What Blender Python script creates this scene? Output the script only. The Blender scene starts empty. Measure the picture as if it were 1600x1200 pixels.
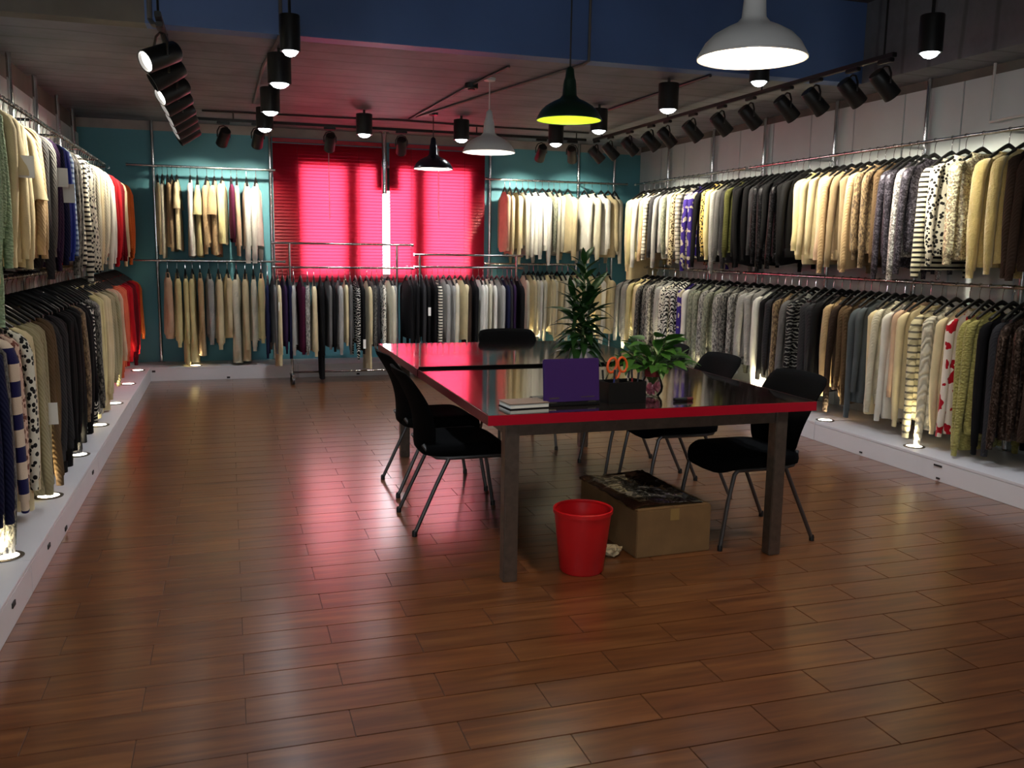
import bpy, bmesh, math, random
import numpy as np
from mathutils import Matrix, Vector

random.seed(7)
SC = bpy.context.scene
COL = SC.collection
PI = math.pi

# ------------------------------------------------------------------ camera
F_PX = 1385.0
def _n(v): return v / np.linalg.norm(v)
_Y = _n(np.array([355.0 - 800, 382.0 - 600, F_PX]))
_X = np.array([5200.0 - 800, 457.0 - 600, F_PX]); _X = _n(_X - _Y * (_X @ _Y))
_Z = np.cross(_X, _Y)
if _Z[1] > 0: _Z = -_Z
RM = np.stack([_X, _Y, _Z])
CAM = np.array([0.0, 0.0, 1.5])
def proj(P):
    v = RM.T @ (np.array(P, float) - CAM)
    if v[2] <= 0.01: return (9999, 9999)
    return 800 + F_PX * v[0] / v[2], 600 + F_PX * v[1] / v[2]
def solve_y(px, X, z):
    lo, hi = 1.5, 14.0
    a = proj((X, lo, z))[0] - px
    for _ in range(50):
        m = (lo + hi) / 2
        b = proj((X, m, z))[0] - px
        if (a > 0) == (b > 0): lo = m
        else: hi = m
    return (lo + hi) / 2
def solve_x(px, Y, z):
    lo, hi = -3.0, 8.0
    for _ in range(50):
        m = (lo + hi) / 2
        if proj((m, Y, z))[0] < px: lo = m
        else: hi = m
    return (lo + hi) / 2

cam_d = bpy.data.cameras.new('camera')
cam_d.sensor_width = 36.0
cam_d.lens = F_PX / 1600 * 36.0
cam_d.clip_start = 0.05
cam = bpy.data.objects.new('camera', cam_d)
COL.objects.link(cam)
r_, u_, b_ = RM @ np.array([1, 0, 0.]), RM @ np.array([0, -1, 0.]), RM @ np.array([0, 0, -1.])
cam.matrix_world = Matrix(((r_[0], u_[0], b_[0], CAM[0]), (r_[1], u_[1], b_[1], CAM[1]), (r_[2], u_[2], b_[2], CAM[2]), (0, 0, 0, 1)))
SC.camera = cam

# ------------------------------------------------------------------ world, exposure
W = bpy.data.worlds.new('overcast_daylight'); SC.world = W; W.use_nodes = True
bg = W.node_tree.nodes['Background']
bg.inputs[0].default_value = (0.93, 0.97, 1.0, 1)
bg.inputs[1].default_value = 17.0
SC.view_settings.view_transform = 'Standard'
SC.view_settings.look = 'None'
SC.view_settings.gamma = 1.0
SC.view_settings.use_curve_mapping = False
SC.view_settings.exposure = 0.0
SC.cycles.use_denoising = True
SC.cycles.use_light_tree = True
SC.cycles.sample_clamp_indirect = 4.0
SC.cycles.max_bounces = 7
SC.cycles.diffuse_bounces = 3
SC.cycles.glossy_bounces = 3

# lamp powers
P_DOWN, P_TRACK, P_UP, P_PEND = 66.0, 125.0, 20.0, 26.0
DOWN_COL = (0.86, 0.92, 1.0); TRACK_COL = (1.0, 0.92, 0.73); UP_COL = (1.0, 0.86, 0.52); PEND_COL = (1.0, 0.78, 0.52)

# room numbers (metres)
XL, XR, YB, YF = -1.5, 5.2, 10.9, -1.8
CEIL, HIGH, BEAM_Y, SOFFIT_X = 2.84, 3.45, 6.15, 4.85
PLX, PRX, PBY, PH = -0.845, 4.50, 10.37, 0.15
RAIL_LX, RAIL_RX, RAIL_BY = -1.15, 4.87, 10.58

# ------------------------------------------------------------------ materials
def s2l(c):
    out = []
    for v in c[:3]:
        v /= 255.0
        out.append(v / 12.92 if v <= 0.04045 else ((v + 0.055) / 1.055) ** 2.4)
    return (*out, 1.0)
class NT:
    def __init__(s, name):
        s.m = bpy.data.materials.new(name); s.m.use_nodes = True
        s.t = s.m.node_tree; s.n = s.t.nodes; s.p = s.n['Principled BSDF']; s.out = s.n['Material Output']
    def add(s, typ, **kw):
        nd = s.n.new(typ)
        for k, v in kw.items():
            if k.startswith('i_'): nd.inputs[k[2:].replace('_', ' ')].default_value = v
            else: setattr(nd, k, v)
        return nd
    def link(s, a, b): s.t.links.new(a, b)
    def ramp(s, stops, fac, const=False):
        r = s.add('ShaderNodeValToRGB')
        r.color_ramp.interpolation = 'CONSTANT' if const else 'LINEAR'
        e = r.color_ramp.elements
        while len(e) < len(stops): e.new(0.5)
        for el, (p, c) in zip(e, stops): el.position = p; el.color = c
        s.link(fac, r.inputs[0]); return r.outputs[0]
    def mix(s, fac, a, b, mode='MIX'):
        m = s.add('ShaderNodeMix', data_type='RGBA', blend_type=mode)
        for sock, v in ((m.inputs[0], fac), (m.inputs[6], a), (m.inputs[7], b)):
            if isinstance(v, bpy.types.NodeSocket): s.link(v, sock)
            else: sock.default_value = v
        return m.outputs[2]
    def bump(s, h, strength=0.3, dist=0.01):
        b = s.add('ShaderNodeBump'); b.inputs['Strength'].default_value = strength; b.inputs['Distance'].default_value = dist
        s.link(h, b.inputs['Height']); s.link(b.outputs[0], s.p.inputs['Normal'])
def mat(name, c, rough=0.5, metal=0.0, noise=0.0, nscale=6.0, bump=0.0, bscale=60.0, coat=0.0, spec=None):
    q = NT(name); p = q.p
    col = s2l(c); p.inputs['Base Color'].default_value = col
    p.inputs['Roughness'].default_value = rough; p.inputs['Metallic'].default_value = metal
    p.inputs['Coat Weight'].default_value = coat
    if spec is not None: p.inputs['Specular IOR Level'].default_value = spec
    if noise or bump:
        tc = q.add('ShaderNodeTexCoord')
        if noise:
            nz = q.add('ShaderNodeTexNoise', i_Scale=nscale, i_Detail=5.0); q.link(tc.outputs['Object'], nz.inputs['Vector'])
            d = tuple(v * (1 - noise) for v in col[:3]) + (1,)
            q.link(q.ramp([(0.3, d), (0.7, col)], nz.outputs[0]), p.inputs['Base Color'])
        if bump:
            nb = q.add('ShaderNodeTexNoise', i_Scale=bscale, i_Detail=3.0); q.link(tc.outputs['Object'], nb.inputs['Vector'])
            q.bump(nb.outputs[0], bump, 0.005)
    return q.m
def emit(name, c, strength):
    q = NT(name); q.n.remove(q.p)
    e = q.add('ShaderNodeEmission'); e.inputs[0].default_value = (*c, 1); e.inputs[1].default_value = strength
    q.link(e.outputs[0], q.out.inputs[0]); return q.m

M = {}
M['chrome'] = mat('chrome', (205, 205, 205), 0.16, 1.0)
M['steel'] = mat('brushed_steel', (136, 126, 116), 0.36, 0.85, noise=0.25, nscale=30)
M['chair_metal'] = mat('grey_chair_tube', (92, 90, 90), 0.4, 0.8)
M['black_plastic'] = mat('black_plastic', (16, 16, 17), 0.42)
M['black_metal'] = mat('black_lamp_metal', (20, 19, 19), 0.45, 0.2)
M['yoke_metal'] = mat('dark_yoke_metal', (45, 40, 38), 0.4, 0.5)
M['white_paint'] = mat('white_lacquer', (226, 222, 224), 0.38, noise=0.06, nscale=3)
M['white_board'] = mat('white_wall_board', (214, 222, 222), 0.55, noise=0.10, nscale=2.2)
M['teal'] = mat('teal_wall_paint', (92, 156, 168), 0.6, noise=0.10, nscale=1.6)
M['concrete'] = mat('grey_concrete', (122, 116, 108), 0.8, noise=0.35, nscale=2.5, bump=0.35, bscale=25)
M['conduit'] = mat('grey_conduit', (96, 92, 90), 0.5, 0.1)
M['dark_conduit'] = mat('dark_conduit', (44, 40, 40), 0.5, 0.1)
M['navy_paint'] = mat('navy_blue_paint', (86, 116, 172), 0.5, noise=0.25, nscale=1.2, bump=0.15, bscale=14)
M['high_ceiling'] = mat('dark_high_ceiling', (64, 60, 62), 0.8, noise=0.2)
M['glass'] = None
M['window_frame'] = mat('white_window_frame', (205, 205, 208), 0.4)
M['red_edge'] = mat('red_table_edge', (168, 14, 38), 0.3, coat=0.3)
M['black_gap'] = mat('black_rubber', (8, 8, 8), 0.95, spec=0.05)
M['shaded_edge'] = mat('shaded_red_table_edge', (92, 20, 26), 0.4)  # edge red darkened to put the shade of the table sides into the colour
M['chair_fabric'] = mat('black_chair_fabric', (8, 8, 9), 0.95, bump=0.4, bscale=300, spec=0.08)
M['bin_red'] = mat('red_plastic', (205, 20, 26), 0.38)
M['cardboard'] = mat('brown_cardboard', (128, 96, 58), 0.75, noise=0.22, nscale=9, bump=0.15, bscale=40)
M['paper'] = mat('white_paper', (226, 224, 216), 0.7)
M['parcel_tape'] = mat('shiny_parcel_tape', (150, 122, 74), 0.15, coat=0.5)
M['film'] = mat('dark_plastic_film', (64, 40, 28), 0.16, noise=0.5, nscale=11, bump=0.9, bscale=14, coat=0.5)
M['laptop_purple'] = mat('purple_laptop_lid', (58, 34, 98), 0.35)
M['orange_plastic'] = mat('orange_plastic', (228, 92, 34), 0.4)
M['leaf'] = mat('dark_green_leaf', (38, 76, 34), 0.38, noise=0.45, nscale=14)
M['leaf_light'] = mat('mid_green_leaf', (66, 118, 42), 0.4, noise=0.4, nscale=12)
M['stem'] = mat('green_stem', (66, 92, 44), 0.5)
M['pebble'] = mat('pink_pebbles', (226, 128, 144), 0.3, noise=0.5, nscale=40)
M['pot_white'] = mat('white_glazed_pot', (214, 208, 214), 0.25)
M['tag'] = mat('white_price_tag', (240, 238, 230), 0.6)
M['slot'] = mat('dark_slot', (40, 34, 34), 0.6)
M['lime'] = mat('lime_enamel', (140, 168, 30), 0.35)
M['green_enamel'] = mat('dark_green_enamel', (24, 46, 34), 0.35)
M['white_enamel'] = mat('white_enamel', (222, 220, 218), 0.35)
M['black_enamel'] = mat('black_enamel', (14, 16, 30), 0.22)
M['lens_cool'] = emit('cool_lamp_lens', (0.88, 0.95, 1.0), 28.0)
M['lens_warm'] = emit('warm_lamp_lens', (1.0, 0.94, 0.86), 16.0)
M['lens_up'] = emit('uplight_lens', (1.0, 0.95, 0.82), 14.0)
M['bulb'] = emit('warm_bulb', (1.0, 0.80, 0.55), 30.0)
M['bulb_soft'] = emit('soft_bulb', (1.0, 0.90, 0.76), 10.0)

def glass_mat(name, col, ior=1.45):
    q = NT(name); q.n.remove(q.p)
    tr = q.add('ShaderNodeBsdfTransparent'); tr.inputs[0].default_value = (*col, 1)
    gl = q.add('ShaderNodeBsdfGlossy'); gl.inputs['Roughness'].default_value = 0.03
    fr = q.add('ShaderNodeFresnel'); fr.inputs[0].default_value = ior
    mx = q.add('ShaderNodeMixShader'); q.link(fr.outputs[0], mx.inputs[0]); q.link(tr.outputs[0], mx.inputs[1]); q.link(gl.outputs[0], mx.inputs[2])
    q.link(mx.outputs[0], q.out.inputs[0]); return q.m
M['glass'] = glass_mat('window_glass', (0.97, 0.98, 0.98))
M['vase_glass'] = glass_mat('vase_glass', (0.98, 0.96, 0.96), 1.18)

def blind_mat():
    q = NT('red_blind_slat'); q.n.remove(q.p)
    tl = q.add('ShaderNodeBsdfTranslucent'); tl.inputs[0].default_value = (0.92, 0.050, 0.115, 1)
    df = q.add('ShaderNodeBsdfDiffuse'); df.inputs[0].default_value = (0.34, 0.010, 0.028, 1)
    gl = q.add('ShaderNodeBsdfGlossy'); gl.inputs['Roughness'].default_value = 0.35; gl.inputs[0].default_value = (0.5, 0.3, 0.3, 1)
    m1 = q.add('ShaderNodeMixShader'); m1.inputs[0].default_value = 0.62
    q.link(df.outputs[0], m1.inputs[1]); q.link(tl.outputs[0], m1.inputs[2])
    m2 = q.add('ShaderNodeMixShader'); m2.inputs[0].default_value = 0.05
    q.link(m1.outputs[0], m2.inputs[1]); q.link(gl.outputs[0], m2.inputs[2])
    q.link(m2.outputs[0], q.out.inputs[0]); return q.m
M['blind'] = blind_mat()
M['blind_rail'] = mat('red_blind_rail', (150, 12, 36), 0.4)

def wood_mat(name, use_attr):
    q = NT(name); p = q.p
    geo = q.add('ShaderNodeNewGeometry')
    if use_attr:
        at = q.add('ShaderNodeAttribute', attribute_name='rnd'); rnd = at.outputs['Fac']
    else:
        oi = q.add('ShaderNodeObjectInfo'); rnd = oi.outputs['Random']
    off = q.add('ShaderNodeMath', operation='MULTIPLY'); off.inputs[1].default_value = 37.0; q.link(rnd, off.inputs[0])
    cmb = q.add('ShaderNodeCombineXYZ'); q.link(off.outputs[0], cmb.inputs[0]); q.link(off.outputs[0], cmb.inputs[2])
    va = q.add('ShaderNodeVectorMath', operation='ADD'); q.link(geo.outputs['Position'], va.inputs[0]); q.link(cmb.outputs[0], va.inputs[1])
    mp = q.add('ShaderNodeMapping'); mp.inputs['Scale'].default_value = (1.3, 16.0, 1.0); q.link(va.outputs[0], mp.inputs[0])
    nz = q.add('ShaderNodeTexNoise', i_Scale=2.0, i_Detail=4.0, i_Roughness=0.5, i_Distortion=0.5); q.link(mp.outputs[0], nz.inputs['Vector'])
    c = q.ramp([(0.25, s2l((88, 50, 27))), (0.5, s2l((116, 69, 36))), (0.78, s2l((142, 92, 50)))], nz.outputs[0])
    tint = q.ramp([(0.0, (0.74, 0.71, 0.69, 1)), (0.5, (0.82, 0.79, 0.76, 1)), (1.0, (0.92, 0.88, 0.84, 1))], rnd)
    c2 = q.mix(1.0, c, tint, 'MULTIPLY')
    q.link(c2, p.inputs['Base Color'])
    rr = q.add('ShaderNodeMapRange'); rr.inputs[3].default_value = 0.28; rr.inputs[4].default_value = 0.32
    q.link(nz.outputs[0], rr.inputs[0]); q.link(rr.outputs[0], p.inputs['Roughness'])
    p.inputs['Specular IOR Level'].default_value = 0.6
    p.inputs['Coat Weight'].default_value = 0.75; p.inputs['Coat Roughness'].default_value = 0.20; p.inputs['Coat IOR'].default_value = 1.6
    q.bump(nz.outputs[0], 0.015, 0.002)
    return q.m
M['plank'] = wood_mat('wood_plank', False)
M['plank_far'] = wood_mat('wood_plank_far', True)
M['grout'] = mat('dark_floor_joint', (74, 52, 40), 0.7)

def table_mat():
    q = NT('black_gloss_tabletop'); p = q.p
    tc = q.add('ShaderNodeTexCoord')
    mp = q.add('ShaderNodeMapping'); mp.inputs['Scale'].default_value = (20, 2.0, 1); q.link(tc.outputs['Object'], mp.inputs[0])
    nz = q.add('ShaderNodeTexNoise', i_Scale=2.5, i_Detail=6.0); q.link(mp.outputs[0], nz.inputs['Vector'])
    q.link(q.ramp([(0.3, s2l((20, 15, 14))), (0.7, s2l((38, 28, 24)))], nz.outputs[0]), p.inputs['Base Color'])
    p.inputs['Roughness'].default_value = 0.12
    p.inputs['Specular IOR Level'].default_value = 0.8
    p.inputs['Coat Weight'].default_value = 1.0; p.inputs['Coat Roughness'].default_value = 0.06; p.inputs['Coat IOR'].default_value = 1.8
    q.bump(nz.outputs[0], 0.025, 0.002)
    return q.m
M['tabletop'] = table_mat()

def ceil_mat():
    q = NT('board_marked_concrete'); p = q.p
    geo = q.add('ShaderNodeNewGeometry')
    wv = q.add('ShaderNodeTexWave', wave_type='BANDS', bands_direction='Y', i_Scale=1.1, i_Distortion=1.2, i_Detail=2.0)
    wv.inputs['Detail Scale'].default_value = 1.5
    q.link(geo.outputs['Position'], wv.inputs['Vector'])
    nz = q.add('ShaderNodeTexNoise', i_Scale=1.7, i_Detail=7.0, i_Roughness=0.65); q.link(geo.outputs['Position'], nz.inputs['Vector'])
    a = q.ramp([(0.25, s2l((88, 90, 96))), (0.75, s2l((136, 138, 146)))], nz.outputs[0])
    b = q.ramp([(0.0, (0.55, 0.55, 0.55, 1)), (0.07, (1, 1, 1, 1))], wv.outputs[0])
    q.link(q.mix(0.8, a, b, 'MULTIPLY'), p.inputs['Base Color'])
    p.inputs['Roughness'].default_value = 0.62
    q.bump(nz.outputs[0], 0.3, 0.01); return q.m
M['ceiling'] = ceil_mat()

# ------------------------------------------------------------------ mesh helpers
class MB:
    def __init__(s): s.v = []; s.f = []
    def box(s, c, d, rot=None):
        o = len(s.v)
        for sx in (-.5, .5):
            for sy in (-.5, .5):
                for sz in (-.5, .5):
                    p = Vector((sx * d[0], sy * d[1], sz * d[2]))
                    if rot is not None: p = rot @ p
                    s.v.append((p.x + c[0], p.y + c[1], p.z + c[2]))
        s.f += [tuple(o + i for i in q) for q in ((0, 1, 3, 2), (4, 6, 7, 5), (0, 4, 5, 1), (2, 3, 7, 6), (0, 2, 6, 4), (1, 5, 7, 3))]
        return s
    def span(s, x0, x1, y0, y1, z0, z1):
        return s.box(((x0 + x1) / 2, (y0 + y1) / 2, (z0 + z1) / 2), (abs(x1 - x0), abs(y1 - y0), abs(z1 - z0)))
    def loft(s, rings, closed=True, cap0=False, cap1=False):
        o = len(s.v); n = len(rings[0])
        for r in rings: s.v += [tuple(p) for p in r]
        for i in range(len(rings) - 1):
            for j in range(n if closed else n - 1):
                a = o + i * n + j; b = o + i * n + (j + 1) % n
                s.f.append((a, b, b + n, a + n))
        if cap0: s.f.append(tuple(o + j for j in range(n))[::-1])
        if cap1: s.f.append(tuple(o + (len(rings) - 1) * n + j for j in range(n)))
        return s
    def tube(s, pts, rad, seg=8, caps=True, flat=1.0):
        pts = [Vector(p) for p in pts]
        if not hasattr(rad, '__len__'): rad = [rad] * len(pts)
        rings = []; prev = None
        for i, p in enumerate(pts):
            t = (pts[min(i + 1, len(pts) - 1)] - pts[max(i - 1, 0)]).normalized()
            if prev is None:
                a = Vector((0, 0, 1)) if abs(t.z) < 0.9 else Vector((1, 0, 0))
                u = t.cross(a).normalized()
            else:
                u = (prev - t * prev.dot(t)).normalized()
            w = t.cross(u).normalized(); prev = u
            rings.append([p + (u * math.cos(2 * PI * k / seg) * flat + w * math.sin(2 * PI * k / seg)) * rad[i] for k in range(seg)])
        return s.loft(rings, True, caps, caps)
    def lathe(s, prof, seg=24, c=(0, 0, 0), cap0=False, cap1=False):
        rings = [[(c[0] + r * math.cos(2 * PI * k / seg), c[1] + r * math.sin(2 * PI * k / seg), c[2] + z) for k in range(seg)] for r, z in prof]
        return s.loft(rings, True, cap0, cap1)
    def xform(s, m, start=0):
        for i in range(start, len(s.v)):
            s.v[i] = tuple(m @ Vector(s.v[i]))
        return s
    def mesh(s, name, m=None, smooth=False, bevel=0.0, angle=40):
        me = bpy.data.meshes.new(name)
        me.from_pydata(s.v, [], s.f); me.validate(); 
        bm = bmesh.new(); bm.from_mesh(me)
        bmesh.ops.recalc_face_normals(bm, faces=bm.faces)
        if bevel > 0:
            bmesh.ops.bevel(bm, geom=[e for e in bm.edges if len(e.link_faces) == 2 and e.calc_face_angle(0) > 0.6], offset=bevel, segments=2, affect='EDGES', clamp_overlap=True)
        if smooth:
            lim = math.radians(angle)
            for fc in bm.faces: fc.smooth = True
            for e in bm.edges:
                if len(e.link_faces) == 2 and e.calc_face_angle(0) > lim: e.smooth = False
        bm.to_mesh(me); bm.free()
        if m is not None: me.materials.append(m)
        return me
    def build(s, name, m, parent=None, smooth=False, bevel=0.0, angle=40):
        return link(name, s.mesh(name, m, smooth, bevel, angle), parent)
def link(name, me, parent=None, m=None):
    o = bpy.data.objects.new(name, me); COL.objects.link(o)
    if parent is not None: o.parent = parent
    if m is not None:
        o.material_slots[0].link = 'OBJECT'; o.material_slots[0].material = m
    return o
def thing(name, label, cat, loc=(0, 0, 0), rz=0.0, group=None):
    o = bpy.data.objects.new(name, None); COL.objects.link(o)
    o.empty_display_size = 0.05
    o.location = loc; o.rotation_euler = (0, 0, rz)
    return tag(o, label, cat, group)
def tag(o, label, cat, group=None):
    o['label'] = label; o['category'] = cat
    if group: o['group'] = group
    return o
def struct(o): o['kind'] = 'structure'; return o
def copy_tree(o, parent=None):
    c = o.copy(); COL.objects.link(c)
    if parent is not None: c.parent = parent
    for ch in list(o.children): copy_tree(ch, c)
    return c
def spot(name, parent, loc, aim, power, col, angle, blend=0.6, radius=0.03):
    d = bpy.data.lights.new(name, 'SPOT'); d.energy = power; d.color = col
    d.spot_size = math.radians(angle); d.spot_blend = blend; d.shadow_soft_size = radius
    o = bpy.data.objects.new(name, d); COL.objects.link(o)
    if parent is not None: o.parent = parent
    o.location = loc; o.rotation_euler = Vector(aim).to_track_quat('-Z', 'Y').to_euler()
    return o
def disc(r, z=0.0, seg=20):
    b = MB(); b.v = [(r * math.cos(2 * PI * k / seg), r * math.sin(2 * PI * k / seg), z) for k in range(seg)]; b.f = [tuple(range(seg))]
    return b

# ------------------------------------------------------------------ floor
PW, PL = 0.17, 0.645
floor = struct(MB().span(XL, XR, YF, YB, -0.12, -0.0045).build('floor', M['grout']))
plank_me = MB().box((0, 0, -0.004), (PL - 0.003, PW - 0.003, 0.008)).mesh('floor_plank', M['plank'], bevel=0.0012)
far_v, far_f, far_r = [], [], []
row0 = 2.738 - 30 * PW
cells = []
for r in range(0, 90):
    yc = row0 + (r + 0.5) * PW
    if yc > YB or yc < YF + 0.1: continue
    x0 = 0.01 if r % 2 == 0 else 0.333
    for k in range(-4, 10):
        xa, xb = x0 + k * PL, x0 + (k + 1) * PL
        if xb < PLX - 0.02 or xa > PRX + 0.02: continue
        if yc > PBY + 0.05: continue
        c = ((xa + xb) / 2, yc)
        px = [proj((x, yc, 0)) for x in (xa, c[0], xb)]
        vis = yc > 1.5 and any(-20 < p[0] < 1620 and p[1] < 1230 for p in px)
        full = xa >= PLX - 0.3 and xb <= PRX + 0.3
        cells.append((yc if vis else 99, c))
cells.sort()
for i, (d, c) in enumerate(cells):
    if i < 290 and d < 90:
        o = link('floor_plank', plank_me, floor); o.location = (c[0], c[1], 0)
    else:
        hx, hy = PL / 2 - 0.0015, PW / 2 - 0.0015
        o_ = len(far_v)
        for z in (0.0, -0.006):
            far_v += [(c[0] - hx, c[1] - hy, z), (c[0] + hx, c[1] - hy, z), (c[0] + hx, c[1] + hy, z), (c[0] - hx, c[1] + hy, z)]
        far_f += [(o_, o_ + 1, o_ + 2, o_ + 3)] + [(o_ + a + 4, o_ + (a + 1) % 4 + 4, o_ + (a + 1) % 4, o_ + a) for a in range(4)]
        far_r += [random.random()] * 5
me = bpy.data.meshes.new('far_floor_planks'); me.from_pydata(far_v, [], far_f)
at = me.attributes.new('rnd', 'FLOAT', 'FACE'); at.data.foreach_set('value', far_r); me.materials.append(M['plank_far'])
fp = link('far_floor_planks', me, floor); fp['kind'] = 'stuff'

# ------------------------------------------------------------------ walls, ceiling, beam
def wall_panels(wall, x, y0, y1, z0, z1, step, thick, sign):
    n = max(1, round((y1 - y0) / step)); st = (y1 - y0) / n
    pm = MB().box((0, 0, 0), (thick, st - 0.008, z1 - z0)).mesh('wall_panel', M['white_board'], bevel=0.003)
    for i in range(n):
        o = link('wall_panel', pm, wall); o.location = (x + sign * thick / 2, y0 + (i + 0.5) * st, (z0 + z1) / 2)
wl = struct(MB().span(XL - 0.2, XL - 0.02, YF, YB + 0.4, -0.1, HIGH + 0.1).build('wall_left', M['concrete']))
wall_panels(wl, XL - 0.02, YF + 0.02, YB - 0.02, 0.0, 2.67, 0.61, 0.018, 1)
wr = struct(MB().span(XR + 0.02, XR + 0.2, YF, YB + 0.4, -0.1, HIGH + 0.1).build('wall_right', M['concrete']))
wall_panels(wr, XR + 0.02, YF + 0.02, YB - 0.02, 0.0, 2.77, 0.61, 0.018, -1)
FX0, FX1, FZ0, FZ1 = -1.2, 0.3, 1.45, 2.4
b = MB()
b.span(XL - 0.2, FX0, YF - 0.2, YF, -0.1, HIGH + 0.1); b.span(FX1, XR + 0.2, YF - 0.2, YF, -0.1, HIGH + 0.1)
b.span(FX0, FX1, YF - 0.2, YF, -0.1, FZ0); b.span(FX0, FX1, YF - 0.2, YF, FZ1, HIGH + 0.1)
struct(b.build('wall_front', M['concrete']))
w2 = bpy.data.objects.new('unseen_window', None); COL.objects.link(w2); struct(w2)  # unseen window, added for the cool front light on beam and platforms
for i in range(4):
    x = FX0 + 0.03 + i * (FX1 - FX0 - 0.06) / 3
    MB().span(x - 0.03, x + 0.03, YF - 0.13, YF - 0.07, FZ0, FZ1).build('mullion', M['window_frame'], w2)
    if i < 3: MB().span(x + 0.03, x + (FX1 - FX0 - 0.06) / 3 - 0.03, YF - 0.103, YF - 0.097, FZ0, FZ1).build('window_pane', M['glass'], w2)
def portal(parent, loc, rx, sx, sy):
    pd = bpy.data.lights.new('window_portal', 'AREA'); pd.shape = 'RECTANGLE'; pd.size = sx; pd.size_y = sy
    pd.cycles.is_portal = True
    po = bpy.data.objects.new('window_portal', pd); COL.objects.link(po); po.parent = parent
    po.location = loc; po.rotation_euler = (rx, 0, 0)
portal(w2, ((FX0 + FX1) / 2, YF - 0.19, (FZ0 + FZ1) / 2), PI / 2, FX1 - FX0, FZ1 - FZ0)
# back wall with the window opening
WX0, WX1, WZ0, WZ1 = 0.80, 2.93, 1.12, 2.47
b = MB()
b.span(XL - 0.1, WX0, YB, YB + 0.28, -0.1, 2.74); b.span(WX1, XR + 0.1, YB, YB + 0.28, -0.1, 2.74)
b.span(WX0, WX1, YB, YB + 0.28, -0.1, WZ0); b.span(WX0, WX1, YB, YB + 0.28, WZ1, 2.74)
wb = struct(b.build('wall_back', M['teal']))
MB().span(XL - 0.1, XR + 0.1, YB - 0.002, YB + 0.28, 2.74, CEIL + 0.05).build('upper_strip', mat('pale_plaster', (176, 166, 158), 0.8, noise=0.2), wb)
# ceiling
b = MB()
b.span(XL - 0.1, XR + 0.1, BEAM_Y + 0.15, YB + 0.3, CEIL, CEIL + 0.2)
b.span(SOFFIT_X, XR + 0.1, YF, BEAM_Y + 0.15, CEIL, HIGH + 0.1)
ce = struct(b.build('ceiling', M['ceiling']))
MB().span(XL - 0.1, SOFFIT_X + 0.02, YF, BEAM_Y + 0.1, HIGH, HIGH + 0.15).build('raised_ceiling', M['high_ceiling'], ce)
MB().span(-0.44, SOFFIT_X - 0.002, BEAM_Y, BEAM_Y + 0.15, CEIL - 0.0, HIGH).build('navy_beam_face', M['navy_paint'], ce)
MB().span(XL - 0.05, -0.44, BEAM_Y, BEAM_Y + 0.15, CEIL - 0.0, HIGH).build('concrete_beam_face', M['concrete'], ce)

# window
wn = bpy.data.objects.new('window_1', None); COL.objects.link(wn); struct(wn)
fy = YB + 0.055
def fr(x0, x1, z0, z1, nm='window_frame'): return MB().span(x0, x1, fy - 0.03, fy + 0.03, z0, z1).build(nm, M['window_frame'], wn, bevel=0.004)
fr(WX0, WX1, WZ0, WZ0 + 0.05); fr(WX0, WX1, WZ1 - 0.05, WZ1)
mull = [WX0 + 0.03, 1.44, 2.255, WX1 - 0.03]
for i, x in enumerate(mull): fr(x - (0.03 if i in (0, 3) else 0.085), x + (0.03 if i in (0, 3) else 0.085), WZ0 + 0.05, WZ1 - 0.05, 'mullion')
for a, c in zip(mull, mull[1:]):
    MB().span(a + 0.03, c - 0.03, fy - 0.003, fy + 0.003, WZ0 + 0.05, WZ1 - 0.05).build('window_pane', M['glass'], wn)
MB().span(WX0, WX1, YB + 0.002, YB + 0.024, WZ0, WZ0 + 0.02).build('window_sill', M['window_frame'], wn)
portal(wn, ((WX0 + WX1) / 2, YB + 0.27, (WZ0 + WZ1) / 2), -PI / 2, WX1 - WX0, WZ1 - WZ0)
# box behind the blind
vt = thing('ventilator', 'small square ventilator silhouetted behind the red blinds', 'ventilator', (1.86, YB, 2.17))
MB().span(-0.15, 0.15, -0.012, 0.045, 0, 0.27).build('housing', M['black_plastic'], vt, bevel=0.01)
for i in range(5): MB().span(-0.12, 0.12, -0.017, -0.012, 0.04 + i * 0.045, 0.06 + i * 0.045).build('slat', M['black_metal'], vt)

# blinds
BZ0, BZ1 = 1.07, 2.725
pitch = 0.0375
def blind(x0, x1, label):
    t = thing('venetian_blind', label, 'blind', ((x0 + x1) / 2, YB - 0.045, BZ0))
    w = x1 - x0
    MB().span(-w / 2, w / 2, -0.025, 0.03, BZ1 - BZ0 - 0.045, BZ1 - BZ0).build('head_rail', M['blind_rail'], t, bevel=0.004)
    MB().span(-w / 2, w / 2, -0.012, 0.012, 0, 0.022).build('bottom_rail', M['blind_rail'], t, bevel=0.004)
    s = MB(); tilt = math.radians(62); rings = []
    for u in (-1, -0.35, 0.35, 1):
        a = u * 0.0235; bow = 0.0022 * (1 - u * u)
        y = a * math.cos(tilt) - bow * math.sin(tilt); z = a * math.sin(tilt) + bow * math.cos(tilt)
        rings.append([(-w / 2, y, z), (w / 2, y, z)])
    s.loft(rings, closed=False)
    sm = s.mesh('blind_slat', M['blind'], smooth=True)
    n = int((BZ1 - BZ0 - 0.08) / pitch)
    for i in range(n):
        o = link('blind_slat', sm, t); o.location = (0, 0, 0.04 + i * pitch)
    for fx in (-0.28, 0.28): MB().tube([(fx * w, -0.02, 0.03), (fx * w, -0.02, BZ1 - BZ0 - 0.05)], 0.0018, 5).build('ladder_cord', M['blind_rail'], t)
    MB().tube([(0.0, -0.045, 0.75), (0.0, -0.03, BZ1 - BZ0 - 0.03)], 0.004, 6).build('tilt_wand', M['white_enamel'], t)
    return t
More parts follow.
